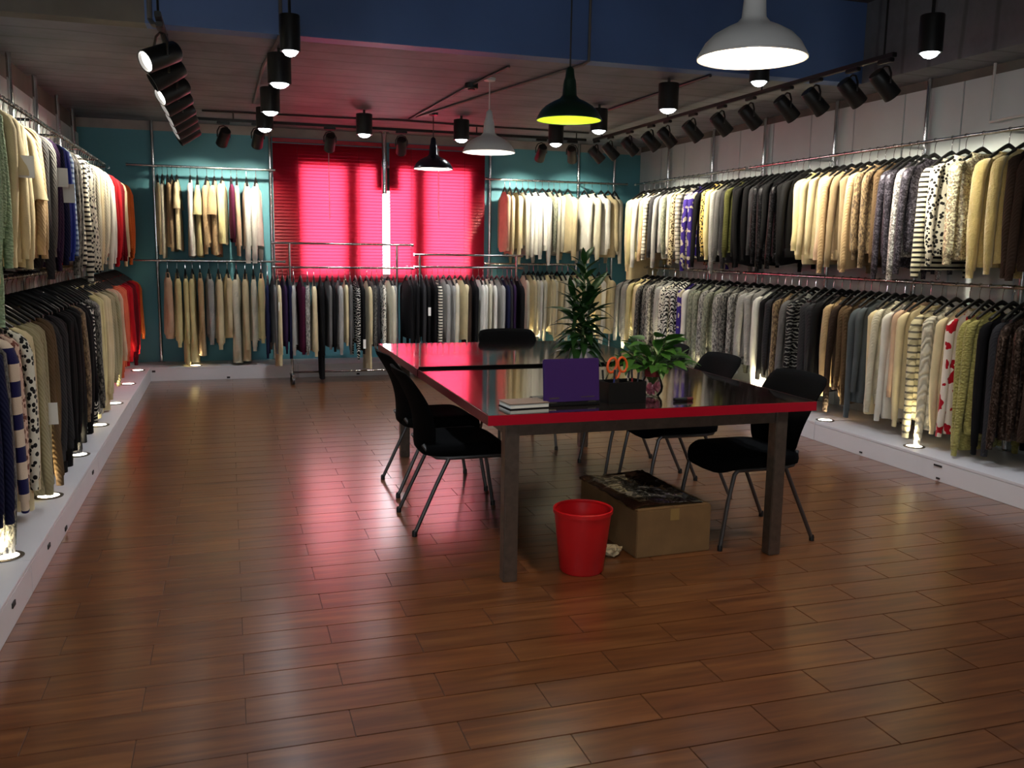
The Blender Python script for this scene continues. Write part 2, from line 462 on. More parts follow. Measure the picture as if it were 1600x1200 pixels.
blind(0.53, 1.80, 'closed red slatted blind on the window side with the taller wheeled rack')
blind(1.885, 3.075, 'closed red slatted blind behind the small black pendant lamp')

# ------------------------------------------------------------------ platforms
def platform(label, axis, a0, a1, b0, b1, front, step):
    """axis 'y': runs along Y from a0 to a1, x from b0..b1, front at x=front"""
    t = thing('display_platform', label, 'platform')
    n = round((a1 - a0) / step); st = (a1 - a0) / n
    for i in range(n):
        p0, p1 = a0 + i * st + 0.0015, a0 + (i + 1) * st - 0.0015
        if axis == 'y':
            MB().span(b0, b1, p0, p1, PH - 0.018, PH).build('top_board', M['white_paint'], t, bevel=0.002)
            s = 0.018 if front == b0 else -0.018
            MB().span(front + s * 0.05, front + s, p0, p1, 0, PH - 0.019).build('front_board', M['white_paint'], t, bevel=0.002)
        else:
            MB().span(p0, p1, b0, b1, PH - 0.018, PH).build('top_board', M['white_paint'], t, bevel=0.002)
            MB().span(p0, p1, front + 0.001, front + 0.018, 0, PH - 0.019).build('front_board', M['white_paint'], t, bevel=0.002)
    return t
pl = platform('long white display platform with a line of round uplights beside the bare floor', 'y', 2.0, PBY - 0.002, XL + 0.002, PLX, PLX, 2.09)
pr = platform('long white display platform under the rails behind the chairs and plants', 'y', 1.6, PBY - 0.002, PRX, XR - 0.004, PRX, 2.19)
pb = platform('white display platform along the teal wall below the red blinds', 'x', XL + 0.002, XR - 0.004, PBY, YB - 0.003, PBY, 2.23)
for y, z in ((4.45, 0.075), (5.9, 0.07), (3.72, 0.08), (4.9, 0.02)): MB().span(PLX - 0.002, PLX + 0.004, y, y + 0.05, z, z + 0.02).build('cable_slot', M['slot'], pl)
for y, z, w in ((4.62, 0.10, 0.07), (4.63, 0.015, 0.03), (5.4, 0.02, 0.03)): MB().span(PRX - 0.004, PRX + 0.002, y, y + w, z, z + 0.012).build('cable_slot', M['slot'], pr)
for x, z in ((-0.83, 0.10), (-0.05, 0.012), (1.4, 0.012)): MB().span(x, x + 0.035, PBY - 0.003, PBY + 0.002, z, z + 0.02).build('cable_slot', M['slot'], pb)

# uplights
ORD = 'first second third fourth fifth sixth seventh eighth ninth tenth eleventh twelfth'.split()
ring_me = MB().lathe([(0.052, 0.0), (0.072, 0.0), (0.074, 0.004), (0.056, 0.007), (0.052, 0.003)], 24).mesh('trim_ring', M['steel'], smooth=True)
lens_me = disc(0.053, 0.004).mesh('lens', M['lens_up'])
def uplight(x, y, aim, label, grp, power=1.0):
    t = thing('floor_uplight', label, 'uplight', (x, y, PH), 0, grp)
    link('trim_ring', ring_me, t); link('lens', lens_me, t)
    spot('uplight_beam', t, (0, 0, 0.02), aim, P_UP * power, UP_COL, 95, 0.8, 0.03)
for i, y in enumerate((10.18, 9.2, 8.08, 7.12, 6.13, 5.14, 4.16)):
    uplight(-0.955, y, (-0.40, 0.05, 1), ORD[i] + ' round platform uplight from the teal wall, beside the bare floor', 'uplights in the bare-floor platform')
for i, y in enumerate((9.98, 9.02, 8.02, 7.02, 6.02, 5.02)):
    uplight(4.625, y, (0.42, 0.10, 1), ORD[i] + ' round platform uplight from the teal wall, behind the chairs', 'uplights in the platform behind the chairs', 1.6)
for x, w_ in ((-0.38, 'under the pale yellow tunic'), (3.55, 'behind the lower wheeled rack'), (4.25, 'behind the tall plant')):
    uplight(x, 10.46, (0, 0.12, 1), 'round lit uplight in the teal-wall platform ' + w_, 'uplights in the teal-wall platform', 1.8)

# ------------------------------------------------------------------ chrome racks on the walls
UP_Z = {'L': 2.27, 'R': 2.315, 'B': 2.335}
LO_Z = {'L': 1.30, 'R': 1.30, 'B': 1.315}
post_me = {}
def wall_rack(label, posts, rails, axis, post_c, rail_c):
    t = thing('wall_rack', label, 'clothes rack')
    r = 0.019
    for p in posts:
        q = (post_c, p) if axis == 'y' else (p, post_c)
        o = MB().tube([(q[0], q[1], PH + 0.001), (q[0], q[1], CEIL - 0.001)], r, 12).build('post', M['chrome'], t, smooth=True)
        MB().lathe([(0.001, 0.0), (0.045, 0.0), (0.045, 0.006), (0.022, 0.012)], 16, (q[0], q[1], PH + 0.001)).build('floor_flange', M['chrome'], o, smooth=True)
        for (a0, a1, z) in rails:
            if a0 - 0.01 <= p <= a1 + 0.01:
                e = (rail_c, p) if axis == 'y' else (p, rail_c)
                MB().tube([(q[0], q[1], z), (e[0], e[1], z)], 0.010, 8).build('bracket', M['chrome'], o, smooth=True)
    for (a0, a1, z) in rails:
        pts = [(rail_c, a0, z), (rail_c, a1, z)] if axis == 'y' else [(a0, rail_c, z), (a1, rail_c, z)]
        ro = MB().tube(pts, 0.0125, 12).build('rail', M['chrome'], t, smooth=True)
        for a in (a0, a1):
            c = (rail_c, a, z) if axis == 'y' else (a, rail_c, z)
            d = 0.012
            pp = [(c[0], c[1] - d, z), (c[0], c[1] + d, z)] if axis == 'y' else [(c[0] - d, c[1], z), (c[0] + d, c[1], z)]
            MB().tube(pp, 0.0165, 12).build('end_cap', M['chrome'], ro, smooth=True)
    return t
wall_rack('two-tier chrome clothes rack on posts above the platform beside the bare floor', [3.5, 4.5, 5.55, 6.53, 7.42, 8.33, 9.35, 10.2],
          [(3.3, 7.55, UP_Z['L']), (7.6, 10.25, UP_Z['L'] + 0.0), (3.3, 7.55, LO_Z['L']), (7.6, 10.25, LO_Z['L'])], 'y', -1.455, RAIL_LX)
wall_rack('two-tier chrome clothes rack on posts along the white boarded wall behind the chairs', [3.9, 4.75, 5.76, 6.85, 7.95, 8.95, 10.0],
          [(3.6, 7.72, UP_Z['R']), (7.80, 10.3, UP_Z['R']), (3.6, 7.72, LO_Z['R']), (7.80, 10.3, LO_Z['R'])], 'y', 5.165, RAIL_RX)
wall_rack('two-tier chrome clothes rack on the teal wall beside the red blinds, away from the plants', [-0.76, 0.50],
          [(-1.0, 0.53, UP_Z['B']), (-1.0, 0.62, LO_Z['B'])], 'x', 10.868, RAIL_BY)
wall_rack('two-tier chrome clothes rack on the teal wall behind the tall plant', [3.15, 4.33, 4.83],
          [(3.02, 4.88, UP_Z['B']), (3.02, 4.3, LO_Z['B'])], 'x', 10.868, RAIL_BY)
# centre pole on the window
t = thing('ceiling_pole', 'short shiny chrome pole hanging from the ceiling at the gap between the blinds', 'pole', (1.80, 10.72, 0))
MB().tube([(0, 0, 2.12), (0, 0, CEIL)], 0.03, 14).build('pole', M['chrome'], t, smooth=True)
MB().lathe([(0.03, 2.43), (0.042, 2.43), (0.042, 2.50), (0.03, 2.50)], 16, cap0=True, cap1=True).build('collar', M['chrome'], t, smooth=True)
MB().lathe([(0.03, CEIL - 0.02), (0.06, CEIL - 0.012), (0.06, CEIL - 0.001)], 16, cap1=True).build('ceiling_flange', M['chrome'], t, smooth=True)

# wheeled racks
def rolling_rack(label, x0, x1, y, ztop, zlow, r0, r1):
    t = thing('wheeled_rack', label, 'clothes rack', (0, 0, 0))
    for x in (x0, x1):
        po = MB().tube([(x, y, 0.105), (x, y, ztop)], 0.0135, 10).build('post', M['chrome'], t, smooth=True)
        MB().tube([(x, y - 0.20, 0.095), (x, y + 0.20, 0.095)], 0.013, 10).build('base_bar', M['chrome'], t, smooth=True)
        for dy in (-0.19, 0.19):
            wo = MB().tube([(x - 0.012, y + dy, 0.036), (x + 0.012, y + dy, 0.036)], 0.035, 16).build('caster_wheel', M['black_plastic'], t, smooth=True)
            MB().box((x, y + dy, 0.068), (0.036, 0.03, 0.026)).build('caster_fork', M['steel'], wo, bevel=0.003)
    for z in (ztop, zlow):
        ro = MB().tube([(r0, y, z), (r1, y, z)], 0.0125, 10).build('rail', M['chrome'], t, smooth=True)
        for x in (r0, r1): MB().tube([(x - 0.015, y, z), (x + 0.015, y, z)], 0.017, 10).build('end_cap', M['chrome'], ro, smooth=True)
    MB().tube([(x0, y + 0.1, 0.095), (x1, y + 0.1, 0.095)], 0.011, 8).build('lower_brace', M['chrome'], t, smooth=True)
    return t
RY = 10.02
rolling_rack('chrome wheeled clothes rack with the taller top bar before the red blinds', 0.645, 1.82, RY, 1.525, 1.265, 0.47, 1.995)
rolling_rack('chrome wheeled clothes rack with the lower top bar behind the far table chair', 2.08, 3.24, RY, 1.42, 1.28, 2.03, 3.30)

# ------------------------------------------------------------------ lamps
def track(label, p0, p1, z, stems):
    t = thing('light_track', label, 'light track')
    d = Vector((p1[0] - p0[0], p1[1] - p0[1], 0)); L = d.length; a = math.atan2(d.y, d.x)
    m = Matrix.Rotation(a, 3, 'Z')
    MB().box(((p0[0] + p1[0]) / 2, (p0[1] + p1[1]) / 2, z), (L, 0.036, 0.03), m).build('track_profile', M['black_metal'], t, bevel=0.003)
    for (x, y) in stems:
        top = HIGH if (y < BEAM_Y and x < SOFFIT_X) else CEIL
        MB().tube([(x, y, z + 0.014), (x, y, top - 0.001)], 0.007, 8).build('stem', M['black_metal'], t, smooth=True)
    return t
TZ = 2.765
track('black ceiling light track above the bare floor beside the platform', (-0.33, 5.55), (-0.33, 9.80), TZ, [(-0.33, 5.6), (-0.33, 6.4), (-0.33, 8.0), (-0.33, 9.6)])
track('black ceiling light track running across the room before the red blinds', (-0.28, 9.88), (4.02, 9.88), TZ, [(0.1, 9.88), (1.4, 9.88), (2.7, 9.88), (3.9, 9.88)])
track('black ceiling light track above the row of chairs and plants', (4.10, 4.9), (4.10, 9.83), TZ, [(4.10, 5.0), (4.10, 6.4), (4.10, 8.0), (4.10, 9.6)])
adapter_me = MB().box((0, 0, -0.024), (0.11, 0.03, 0.022)).mesh('track_adapter', M['black_metal'], bevel=0.004)
yoke_b = MB()
yoke_b.tube([(0.0, -0.056, -0.15), (0.0, -0.056, -0.10), (0.0, -0.035, -0.062), (0, 0, -0.05), (0.0, 0.035, -0.062), (0.0, 0.056, -0.10), (0.0, 0.056, -0.15)], 0.006, 6)
yoke_me = yoke_b.mesh('yoke', M['yoke_metal'], smooth=True)
can_b = MB().lathe([(0.001, 0.085), (0.040, 0.085), (0.046, 0.078), (0.049, 0.0), (0.051, -0.085), (0.044, -0.085), (0.044, -0.06)], 20)
can_me = can_b.mesh('spot_housing', M['black_metal'], smooth=True)
tl_warm = disc(0.044, -0.068).mesh('lens', M['lens_warm'])
tl_off = disc(0.044, -0.068).mesh('lens', M['steel'])
def track_head(x, y, aim, label, grp, power=1.0, along='y', angle=74):
    t = thing('track_spotlight', label, 'spotlight', (x, y, TZ), PI / 2 if along == 'y' else 0.0, grp)
    k_ = 1.3 if x < 0 else 1.15
    t.scale = (k_, k_, k_)
    link('track_adapter', adapter_me, t)
    mw = Matrix.Rotation(-t.rotation_euler.z, 3, 'Z')
    yo = link('yoke', yoke_me, t)
    av = mw @ Vector(aim).normalized()
    yo.rotation_euler = (0, 0, math.atan2(av.y, av.x))
    c = link('spot_housing', can_me, t)
    c.location = (0, 0, -0.15)
    c.rotation_euler = (-av).to_track_quat('Z', 'Y').to_euler()
    link('lens', tl_warm if power > 0 else tl_off, c)
    if power > 0:
        s = spot('spot_beam', c, (0, 0, -0.075), (0, 0, -1), P_TRACK * power, TRACK_COL, angle, 0.7, 0.035)
for i, (y, pw) in enumerate([(5.72, 2.4), (6.3, 0), (6.95, 1.4), (7.5, 0.7), (8.1, 1), (8.6, 0.7), (9.1, 0.8), (9.6, 0.0)]):
    track_head(-0.33, y, ((-0.80, -0.52, -0.44) if i == 0 else (-0.80, -0.36, -0.50) if i == 2 else (-0.82, -0.16, -0.52)), ORD[7 - i] + ' black track spotlight from the blinds above the bare floor, ' + ('lit' if pw else 'switched off'),
               'spotlights on the bare-floor track', pw)
for i, (x, pw, ax) in enumerate([(0.0, 0.9, -0.25), (0.34, 1.1, -0.1), (1.08, 0.0, 0.0), (1.85, 0.0, 0.1), (3.47, 1.5, 0.05), (3.85, 0.9, 0.35)]):
    track_head(x, 9.88, (ax, 0.75, -0.62), ORD[i] + ' black spotlight on the cross track counted from the bare floor, ' + ('lit' if pw else 'switched off'),
               'spotlights on the cross track before the blinds', pw, 'x')
for i, (y, pw) in enumerate([(9.75, 1.0), (9.35, 1.0), (8.85, 0.7), (8.35, 0.55), (8.0, 0.5), (7.5, 0.5), (7.0, 0.5), (6.55, 0.7), (6.05, 0.9), (5.7, 0.7), (5.3, 0.8), (4.98, 0.5)]):
    track_head(4.10, y, (0.67, -0.05, -0.64), ORD[i] + ' black track spotlight from the teal wall, above the chair row',
               'spotlights on the track above the chairs', pw)
# downlights
dl_b = MB().lathe([(0.001, 0.20), (0.078, 0.20), (0.080, 0.195), (0.080, 0.0), (0.066, 0.0), (0.064, 0.03)], 24)
dl_me = dl_b.mesh('housing', M['black_metal'], smooth=True)
dome = MB().lathe([(0.064, 0.014), (0.056, -0.006), (0.038, -0.020), (0.016, -0.027), (0.001, -0.028)], 18).mesh('lens', M['lens_cool'], smooth=True)
def downlight(x, y, z, label, grp, sc=1.0):
    t = thing('cylinder_downlight', label, 'downlight', (x, y, z), 0, grp)
    t.scale = (sc, sc, 1.0)
    link('housing', dl_me, t); link('lens', dome, t)
    top = HIGH if (y < BEAM_Y and x < SOFFIT_X) else CEIL
    if top - (z + 0.2) > 0.01: MB().tube([(0, 0, 0.199), (0, 0, top - z - 0.001)], 0.012, 8).build('stem', M['black_metal'], t, smooth=True)
    spot('down_beam', t, (0, 0, -0.04), (0, 0, -1), P_DOWN, DOWN_COL, 110, 0.9, 0.055)
for i, y in enumerate((9.10, 7.95, 6.56, 5.46, 4.1, 2.6)): downlight(0.38, y, 2.6, ORD[i] + ' lit cylinder downlight from the blinds above the bare floor', 'downlights above the bare floor', 0.72 if y == 5.46 else 1.0)  # the nearest ones are out of view, added to light the foreground
for x, w_ in ((1.335, 'before the taller wheeled rack'), (2.33, 'beside the small black pendant')): downlight(x, 9.12, 2.6, 'lit black cylinder downlight ' + w_, 'downlights before the blinds')
for i, y in enumerate((9.05, 7.9, 6.52, 5.25, 2.8)): downlight(3.34, y, 2.6, ORD[i] + ' lit cylinder downlight from the teal wall, above the chairs', 'downlights above the chairs', 0.8 if y == 5.25 else 1.0)  # the nearest is unseen, added to continue the row for foreground light
downlight(3.72, 4.17, 2.6, 'lit black cylinder downlight beside the bright white pendant', 'downlights near the white pendant', 0.8)

def pendant(x, y, zr, label, outer, inner, bulb, power, col, rr=0.2):
    top = HIGH if y < BEAM_Y else CEIL
    t = thing('pendant_lamp', label, 'pendant lamp', (x, y, zr))
    k = rr / 0.2
    prof = [(0.2, 0.0), (0.198, 0.012), (0.175, 0.052), (0.145, 0.082), (0.10, 0.108), (0.062, 0.125), (0.045, 0.145), (0.040, 0.21), (0.036, 0.235)]
    prof = [(r * k, z * k) for r, z in prof]
    sh = MB().lathe(prof, 36).build('shade', outer, t, smooth=True)
    MB().lathe([(r - 0.0035, z - (0.0 if i == 0 else 0.003)) for i, (r, z) in enumerate(prof[:7])], 36).build('shade_lining', inner, sh, smooth=True)
    MB().lathe([(0.2 * k - 0.004, -0.002), (0.2 * k + 0.002, -0.003), (0.2 * k + 0.003, 0.003), (0.2 * k, 0.006)], 36).build('rim', outer, sh, smooth=True)
    MB().lathe([(0.036 * k, 0.235 * k), (0.030 * k, 0.25 * k), (0.024, 0.30 * k), (0.008, 0.315 * k)], 18, cap1=True).build('lamp_holder', outer, t, smooth=True)
    MB().tube([(0, 0, 0.31 * k), (0, 0, top - zr - 0.02)], 0.005, 6).build('cord', M['dark_conduit'] if outer is not M['white_enamel'] else M['white_enamel'], t, smooth=True)
    MB().lathe([(0.006, -0.03), (0.045, -0.022), (0.05, -0.001)], 18, (0, 0, top - zr), cap1=True).build('ceiling_rose', outer, t, smooth=True)
    MB().lathe([(0.018, 0.14 * k), (0.022, 0.11 * k), (0.034, 0.07 * k), (0.032, 0.045 * k), (0.018, 0.03 * k), (0.001, 0.026 * k)], 16).build('bulb', bulb, t, smooth=True)
    d = bpy.data.lights.new('bulb_light', 'POINT'); d.energy = power; d.color = col; d.shadow_soft_size = 0.034
    o = bpy.data.objects.new('bulb_light', d); COL.objects.link(o); o.parent = t; o.location = (0, 0, 0.012)
pendant(1.885, 3.02, 2.215, 'white enamel pendant lamp glowing brightest, with a warm bulb', M['white_enamel'], M['white_enamel'], M['bulb'], P_PEND * 1.5, PEND_COL)
pendant(2.02, 5.25, 2.285, 'dark green pendant lamp with a lime inside over the table', M['green_enamel'], M['lime'], M['bulb_soft'], P_PEND * 0.22, (1.0, 0.95, 0.85))
pendant(2.03, 7.05, 2.265, 'white enamel pendant lamp on a ceiling cord past the table', M['white_enamel'], M['white_enamel'], M['bulb_soft'], P_PEND * 0.5, (1.0, 0.9, 0.76), 0.21)
pendant(2.02, 9.05, 2.29, 'small black pendant lamp hanging before the red blinds', M['black_enamel'], M['white_enamel'], M['bulb_soft'], P_PEND * 0.5, (1.0, 0.94, 0.85))

# conduits
def conduit(pts, r, m, label):
    o = MB().tube(pts, r, 8).build('conduit', m, None, smooth=True); tag(o, label, 'pipe'); return o
zc = CEIL - 0.012
conduit([(1.86, 9.5, zc), (1.95, 7.4, zc), (2.02, 6.5, zc)], 0.010, M['dark_conduit'], 'thin dark conduit on the ceiling with the junction box on it')
conduit([(1.9, 9.3, zc), (2.48, 6.35, zc), (2.5, 6.2, zc), (2.5, 6.13, CEIL - 0.005), (2.5, 6.13, 2.9), (2.5, 6.13, HIGH)], 0.011, M['conduit'], 'thin grey conduit crossing the ceiling and climbing the beam above the green pendant')
conduit([(-0.41, 6.13, HIGH), (-0.41, 6.13, 2.86), (-0.38, 6.0, 2.80), (-0.33, 5.9, 2.78)], 0.016, M['conduit'], 'thick grey conduit down the beam to the bare-floor light track')
conduit([(0.37, 6.13, HIGH), (0.37, 6.13, 2.85), (0.36, 6.25, zc), (0.30, 7.2, zc), (0.28, 9.0, zc)], 0.012, M['conduit'], 'grey conduit down the beam above the row of downlights')
conduit([(-0.2, 9.75, zc), (1.0, 9.7, zc), (1.8, 9.6, zc), (2.6, 9.7, zc), (4.0, 9.75, zc)], 0.010, M['dark_conduit'], 'dark conduit running across the ceiling beside the cross track')
conduit([(3.5, 9.5, zc), (3.55, 6.25, zc)], 0.012, M['dark_conduit'], 'dark conduit on the ceiling along the downlights above the chairs')
conduit([(5.17, 5.157, CEIL), (5.17, 5.157, 2.44), (5.17, 4.2, 2.47)], 0.010, M['white_enamel'], 'white conduit bending along the white boarded wall near the soffit')
jb = thing('junction_box', 'small round black junction box on the ceiling conduit', 'junction box', (1.955, 7.33, CEIL))
MB().lathe([(0.001, -0.045), (0.05, -0.045), (0.055, -0.04), (0.055, -0.001)], 18, cap1=True).build('box_body', M['black_plastic'], jb, smooth=True)
MB().lathe([(0.001, -0.053), (0.03, -0.053), (0.03, -0.0455)], 14).build('box_lid', M['black_metal'], jb, smooth=True)

# ------------------------------------------------------------------ table
TX0, TX1, TY0, TY1, TT = 1.06, 2.745, 3.645, 6.62, 0.78
t = thing('meeting_table', 'long glossy black table with red edges and steel legs under the pendants', 'table', (0, 0, 0))
for y0, y1 in ((TY0, 5.155), (5.187, TY1)):
    top = MB().span(TX0 + 0.004, TX1 - 0.004, y0 + (0.004 if y0 == TY0 else 0), y1 - (0.004 if y1 == TY1 else 0), TT - 0.044, TT).build('tabletop', M['tabletop'], t, bevel=0.002)
    if y0 == TY0: MB().span(TX0, TX1, y0, y0 + 0.0035, TT - 0.046, TT - 0.001).build('edge_band', M['red_edge'], top)
    else: MB().span(TX0, TX1, y1 - 0.0035, y1, TT - 0.046, TT - 0.001).build('edge_band', M['red_edge'], top)
    for xe in (TX0, TX1 - 0.0035):
        MB().span(xe, xe + 0.0035, y0 + 0.0036, y1 - 0.0036, TT - 0.046, TT - 0.001).build('edge_band', M['shaded_edge'], top)
MB().span(TX0 + 0.01, TX1 - 0.01, 5.1555, 5.1865, TT - 0.044, TT + 0.013).build('joint_strip', M['black_gap'], t)
lx0, lx1, ly0, ly1 = 1.18, 2.57, 3.70, 6.22
for x in (lx0, lx1):
    for y in (ly0, ly1):
        MB().box((x, y, (TT - 0.046) / 2), (0.066, 0.066, TT - 0.046)).build('leg', M['steel'], t, bevel=0.004)
za, zb = TT - 0.105, TT - 0.046
for y in (ly0, ly1): MB().span(lx0 + 0.033, lx1 - 0.033, y - 0.02, y + 0.02, za, zb).build('apron_rail', M['steel'], t, bevel=0.003)
for x in (lx0, lx1): MB().span(x - 0.02, x + 0.02, ly0 + 0.033, ly1 - 0.033, za, zb).build('apron_rail', M['steel'], t, bevel=0.003)

# ------------------------------------------------------------------ chairs: local +y is the sitter's front, back legs at y=-0.28
def chair_proto():
    r = 0.011
    P = {}
    legs = []
    for s in (-1, 1):
        x = s * 0.215
        legs.append(('leg', MB().tube([(s * 0.225, -0.285, 0.012), (x, -0.17, 0.26), (x, -0.10, 0.405)], r, 8).mesh('leg', M['chair_metal'], smooth=True)))
        legs.append(('leg', MB().tube([(s * 0.225, 0.275, 0.012), (x, 0.235, 0.25), (x, 0.205, 0.39), (x, 0.185, 0.408)], r, 8).mesh('leg', M['chair_metal'], smooth=True)))
        legs.append(('side_rail', MB().tube([(x, 0.185, 0.408), (x, -0.10, 0.408), (x * 0.90, -0.160, 0.410), (x * 0.78, -0.195, 0.43), (x * 0.66, -0.222, 0.47)], r, 8).mesh('side_rail', M['chair_metal'], smooth=True)))
        for y in (-0.285, 0.275):
            legs.append(('foot_cap', MB().lathe([(0.001, 0), (0.014, 0), (0.014, 0.022), (0.011, 0.03)], 10, (s * 0.225, y, 0)).mesh('foot_cap', M['black_plastic'], smooth=True)))
    legs.append(('cross_bar', MB().tube([(-0.215, 0.12, 0.405), (0.215, 0.12, 0.405)], 0.009, 8).mesh('cross_bar', M['chair_metal'], smooth=True)))
    # seat cushion: super-ellipse rings
    rings = []
    for (z, k) in ((0.405, 0.90), (0.412, 0.985), (0.435, 1.0), (0.458, 0.985), (0.47, 0.93), (0.474, 0.80), (0.472, 0.4), (0.470, 0.02)):
        ring = []
        for j in range(36):
            a = 2 * PI * j / 36; ca, sa = math.cos(a), math.sin(a)
            x = 0.235 * k * math.copysign(abs(ca) ** 0.45, ca); y = 0.02 + 0.245 * k * math.copysign(abs(sa) ** 0.45, sa)
            zz = z - (0.035 * max(0, (y - 0.16) / 0.1) ** 1.5 if y > 0.16 else 0) + 0.012 * (x / 0.235) ** 2
            ring.append((x, y, zz))
        rings.append(ring)
    seat = MB().loft(rings, True, True, True).mesh('seat', M['chair_fabric'], smooth=True, angle=80)
    # curved backrest, wide at mid height and rounded, leaning back
    n, m = 15, 13
    def bp(i, j, off):
        v = i / (n - 1); u = 2 * j / (m - 1) - 1
        z = 0.425 + 0.445 * v
        w = 0.236 * (0.74 + 0.26 * min(1, v / 0.55) ** 0.7)
        if v > 0.9: w *= 1 - 0.10 * ((v - 0.9) / 0.1) ** 2
        if v < 0.1: w *= 0.86 + 1.4 * v
        yc = -0.225 - 0.13 * v + 0.05 * math.sin(PI * v)
        bow = 0.055 * (u * u) * (0.6 + 0.4 * (1 - v))
        zz = z - 0.012 * u ** 4 * v + 0.02 * u * u * (1 - v)
        th = 0.017 * math.sqrt(max(0.05, 1 - u ** 6)) * (1 if 0 < i < n - 1 else 0.4)
        return (u * w, yc + bow + off * th, zz)
    b = MB(); 
    for off in (1, -1):
        b.v += [bp(i, j, off) for i in range(n) for j in range(m)]
    N = n * m
    for i in range(n - 1):
        for j in range(m - 1):
            a = i * m + j
            b.f.append((a, a + 1, a + m + 1, a + m)); b.f.append((N + a, N + a + m, N + a + m + 1, N + a + 1))
    loop = [j for j in range(m)] + [i * m + m - 1 for i in range(1, n)] + [(n - 1) * m + j for j in range(m - 2, -1, -1)] + [i * m for i in range(n - 2, 0, -1)]
    for p, q in zip(loop, loop[1:] + loop[:1]): b.f.append((p, q, N + q, N + p))
    back = b.mesh('backrest', M['chair_fabric'], smooth=True, angle=80)
    return legs + [('seat', seat), ('backrest', back)]
CH = chair_proto()
def chair(x, y, rz, label):
    t = thing('visitor_chair', label, 'chair', (x, y, 0), rz, 'black visitor chairs around the table')
    for nm, me in CH: link(nm, me, t)
    return t
chair(1.175, 4.645, -PI / 2, 'black padded chair with grey tube legs facing the laptop corner of the table')
chair(1.215, 5.40, -PI / 2 + 0.04, 'black padded chair beside the bare floor, next nearer the red blinds')
chair(2.605, 4.03, PI / 2 + 0.03, 'black padded chair behind the cardboard box, closest to the pothos end')
chair(2.62, 4.86, PI / 2 - 0.03, 'middle black padded chair of three along the platform side of table')
chair(2.62, 5.50, PI / 2, 'black padded chair of the platform side row closest to the tall plant')
chair(2.10, 6.42, PI, 'black padded chair at the table end below the wheeled racks')

# ------------------------------------------------------------------ under the table
t = thing('waste_bin', 'bright red round plastic waste bin beside the cardboard box', 'waste bin', (1.555, 3.735, 0))
MB().lathe([(0.001, 0.0), (0.098, 0.0), (0.104, 0.008), (0.135, 0.292), (0.131, 0.292), (0.101, 0.012), (0.001, 0.010)], 40).build('bin_body', M['bin_red'], t, smooth=True)
MB().lathe([(0.131, 0.285), (0.141, 0.285), (0.142, 0.302), (0.136, 0.306), (0.130, 0.300), (0.131, 0.285)], 40).build('rim', M['bin_red'], t, smooth=True)

t = thing('cardboard_box', 'brown cardboard box with dark plastic film on top under the table', 'box', (1.87, 3.80, 0), 0.045)
bw, bd, bh = 0.42, 0.66, 0.238
MB().span(0, bw, 0, bd, 0, bh).build('box_body', M['cardboard'], t, bevel=0.004)
MB().span(0.005, bw / 2 - 0.002, 0.004, bd - 0.004, bh, bh + 0.005).build('top_flap', M['cardboard'], t, bevel=0.001)
MB().span(bw / 2 + 0.002, bw - 0.005, 0.004, bd - 0.004, bh, bh + 0.005).build('top_flap', M['cardboard'], t, bevel=0.001)
MB().span(bw / 2 - 0.025, bw / 2 + 0.025, -0.0015, 0.0, bh - 0.06, bh).build('tape_strip', M['parcel_tape'], t)
random.seed(11)
b = MB(); nx, ny = 13, 19
for off in (0, 1):
    for j in range(ny):
        for i in range(nx):
            x = -0.006 + (bw - 0.02) * i / (nx - 1); y = 0.03 + (bd - 0.01) * j / (ny - 1)
            z = bh + 0.008 + 0.010 * random.random() + 0.008 * math.sin(9 * x + 5 * y)
            if i in (0,): z -= 0.012
            b.v.append((x, y, z + off * 0.0015 if off else z))
n_ = nx * ny
for j in range(ny - 1):
    for i in range(nx - 1):
        a = j * nx + i
        b.f.append((a, a + nx, a + nx + 1, a + 1)); b.f.append((n_ + a, n_ + a + 1, n_ + a + nx + 1, n_ + a + nx))
b.build('plastic_film', M['film'], t, smooth=True, angle=60)
b = MB(); rings = []
for k in range(9):
    ph = PI * k / 8
    rings.append([(0.05 * math.sin(ph) * math.cos(a) * random.uniform(0.5, 1.35), 0.042 * math.sin(ph) * math.sin(a) * random.uniform(0.5, 1.35), max(0.001, 0.030 - 0.030 * math.cos(ph) + random.uniform(-0.008, 0.008) * math.sin(ph))) for a in [2 * PI * j / 12 for j in range(12)]])
b.loft(rings, True, True, True)
o = b.build('crumpled_paper', mat('pale_wrapping_paper', (190, 172, 138), 0.6)); o.location = (1.77, 3.87, 0.0); tag(o, 'crumpled scrap of pale paper between the bin and the cardboard box', 'paper')

# ------------------------------------------------------------------ table top things
Z0 = TT + 0.0005
t = thing('laptop', 'open laptop with plain purple lid turned away on the table', 'laptop', (1.515, 3.80, Z0), 0.03)
MB().span(-0.143, 0.143, 0.0, 0.20, 0.0, 0.018).build('base', M['black_plastic'], t, bevel=0.004)
rot = Matrix.Rotation(math.radians(-9), 3, 'X')
lid = MB().box((0, 0, 0.102), (0.284, 0.013, 0.205)).mesh('lid', M['laptop_purple'], bevel=0.005)
lo = link('lid', lid, t); lo.location = (0, 0.012, 0.014); lo.rotation_euler = (math.radians(-6), 0, 0)
MB().box((0, 0.0072, 0.105), (0.262, 0.001, 0.165)).build('screen', M['slot'], lo)
for s in (-1, 1): MB().tube([(s * 0.10 - 0.02, 0.008, 0.014), (s * 0.10 + 0.02, 0.008, 0.014)], 0.007, 8).build('hinge', M['black_plastic'], t, smooth=True)
MB().box((-0.09, -0.0068, 0.022), (0.05, 0.0006, 0.006)).build('lid_sticker', M['steel'], lo)
MB().box((0.08, -0.0068, 0.024), (0.07, 0.0006, 0.004)).build('lid_sticker', M['steel'], lo)
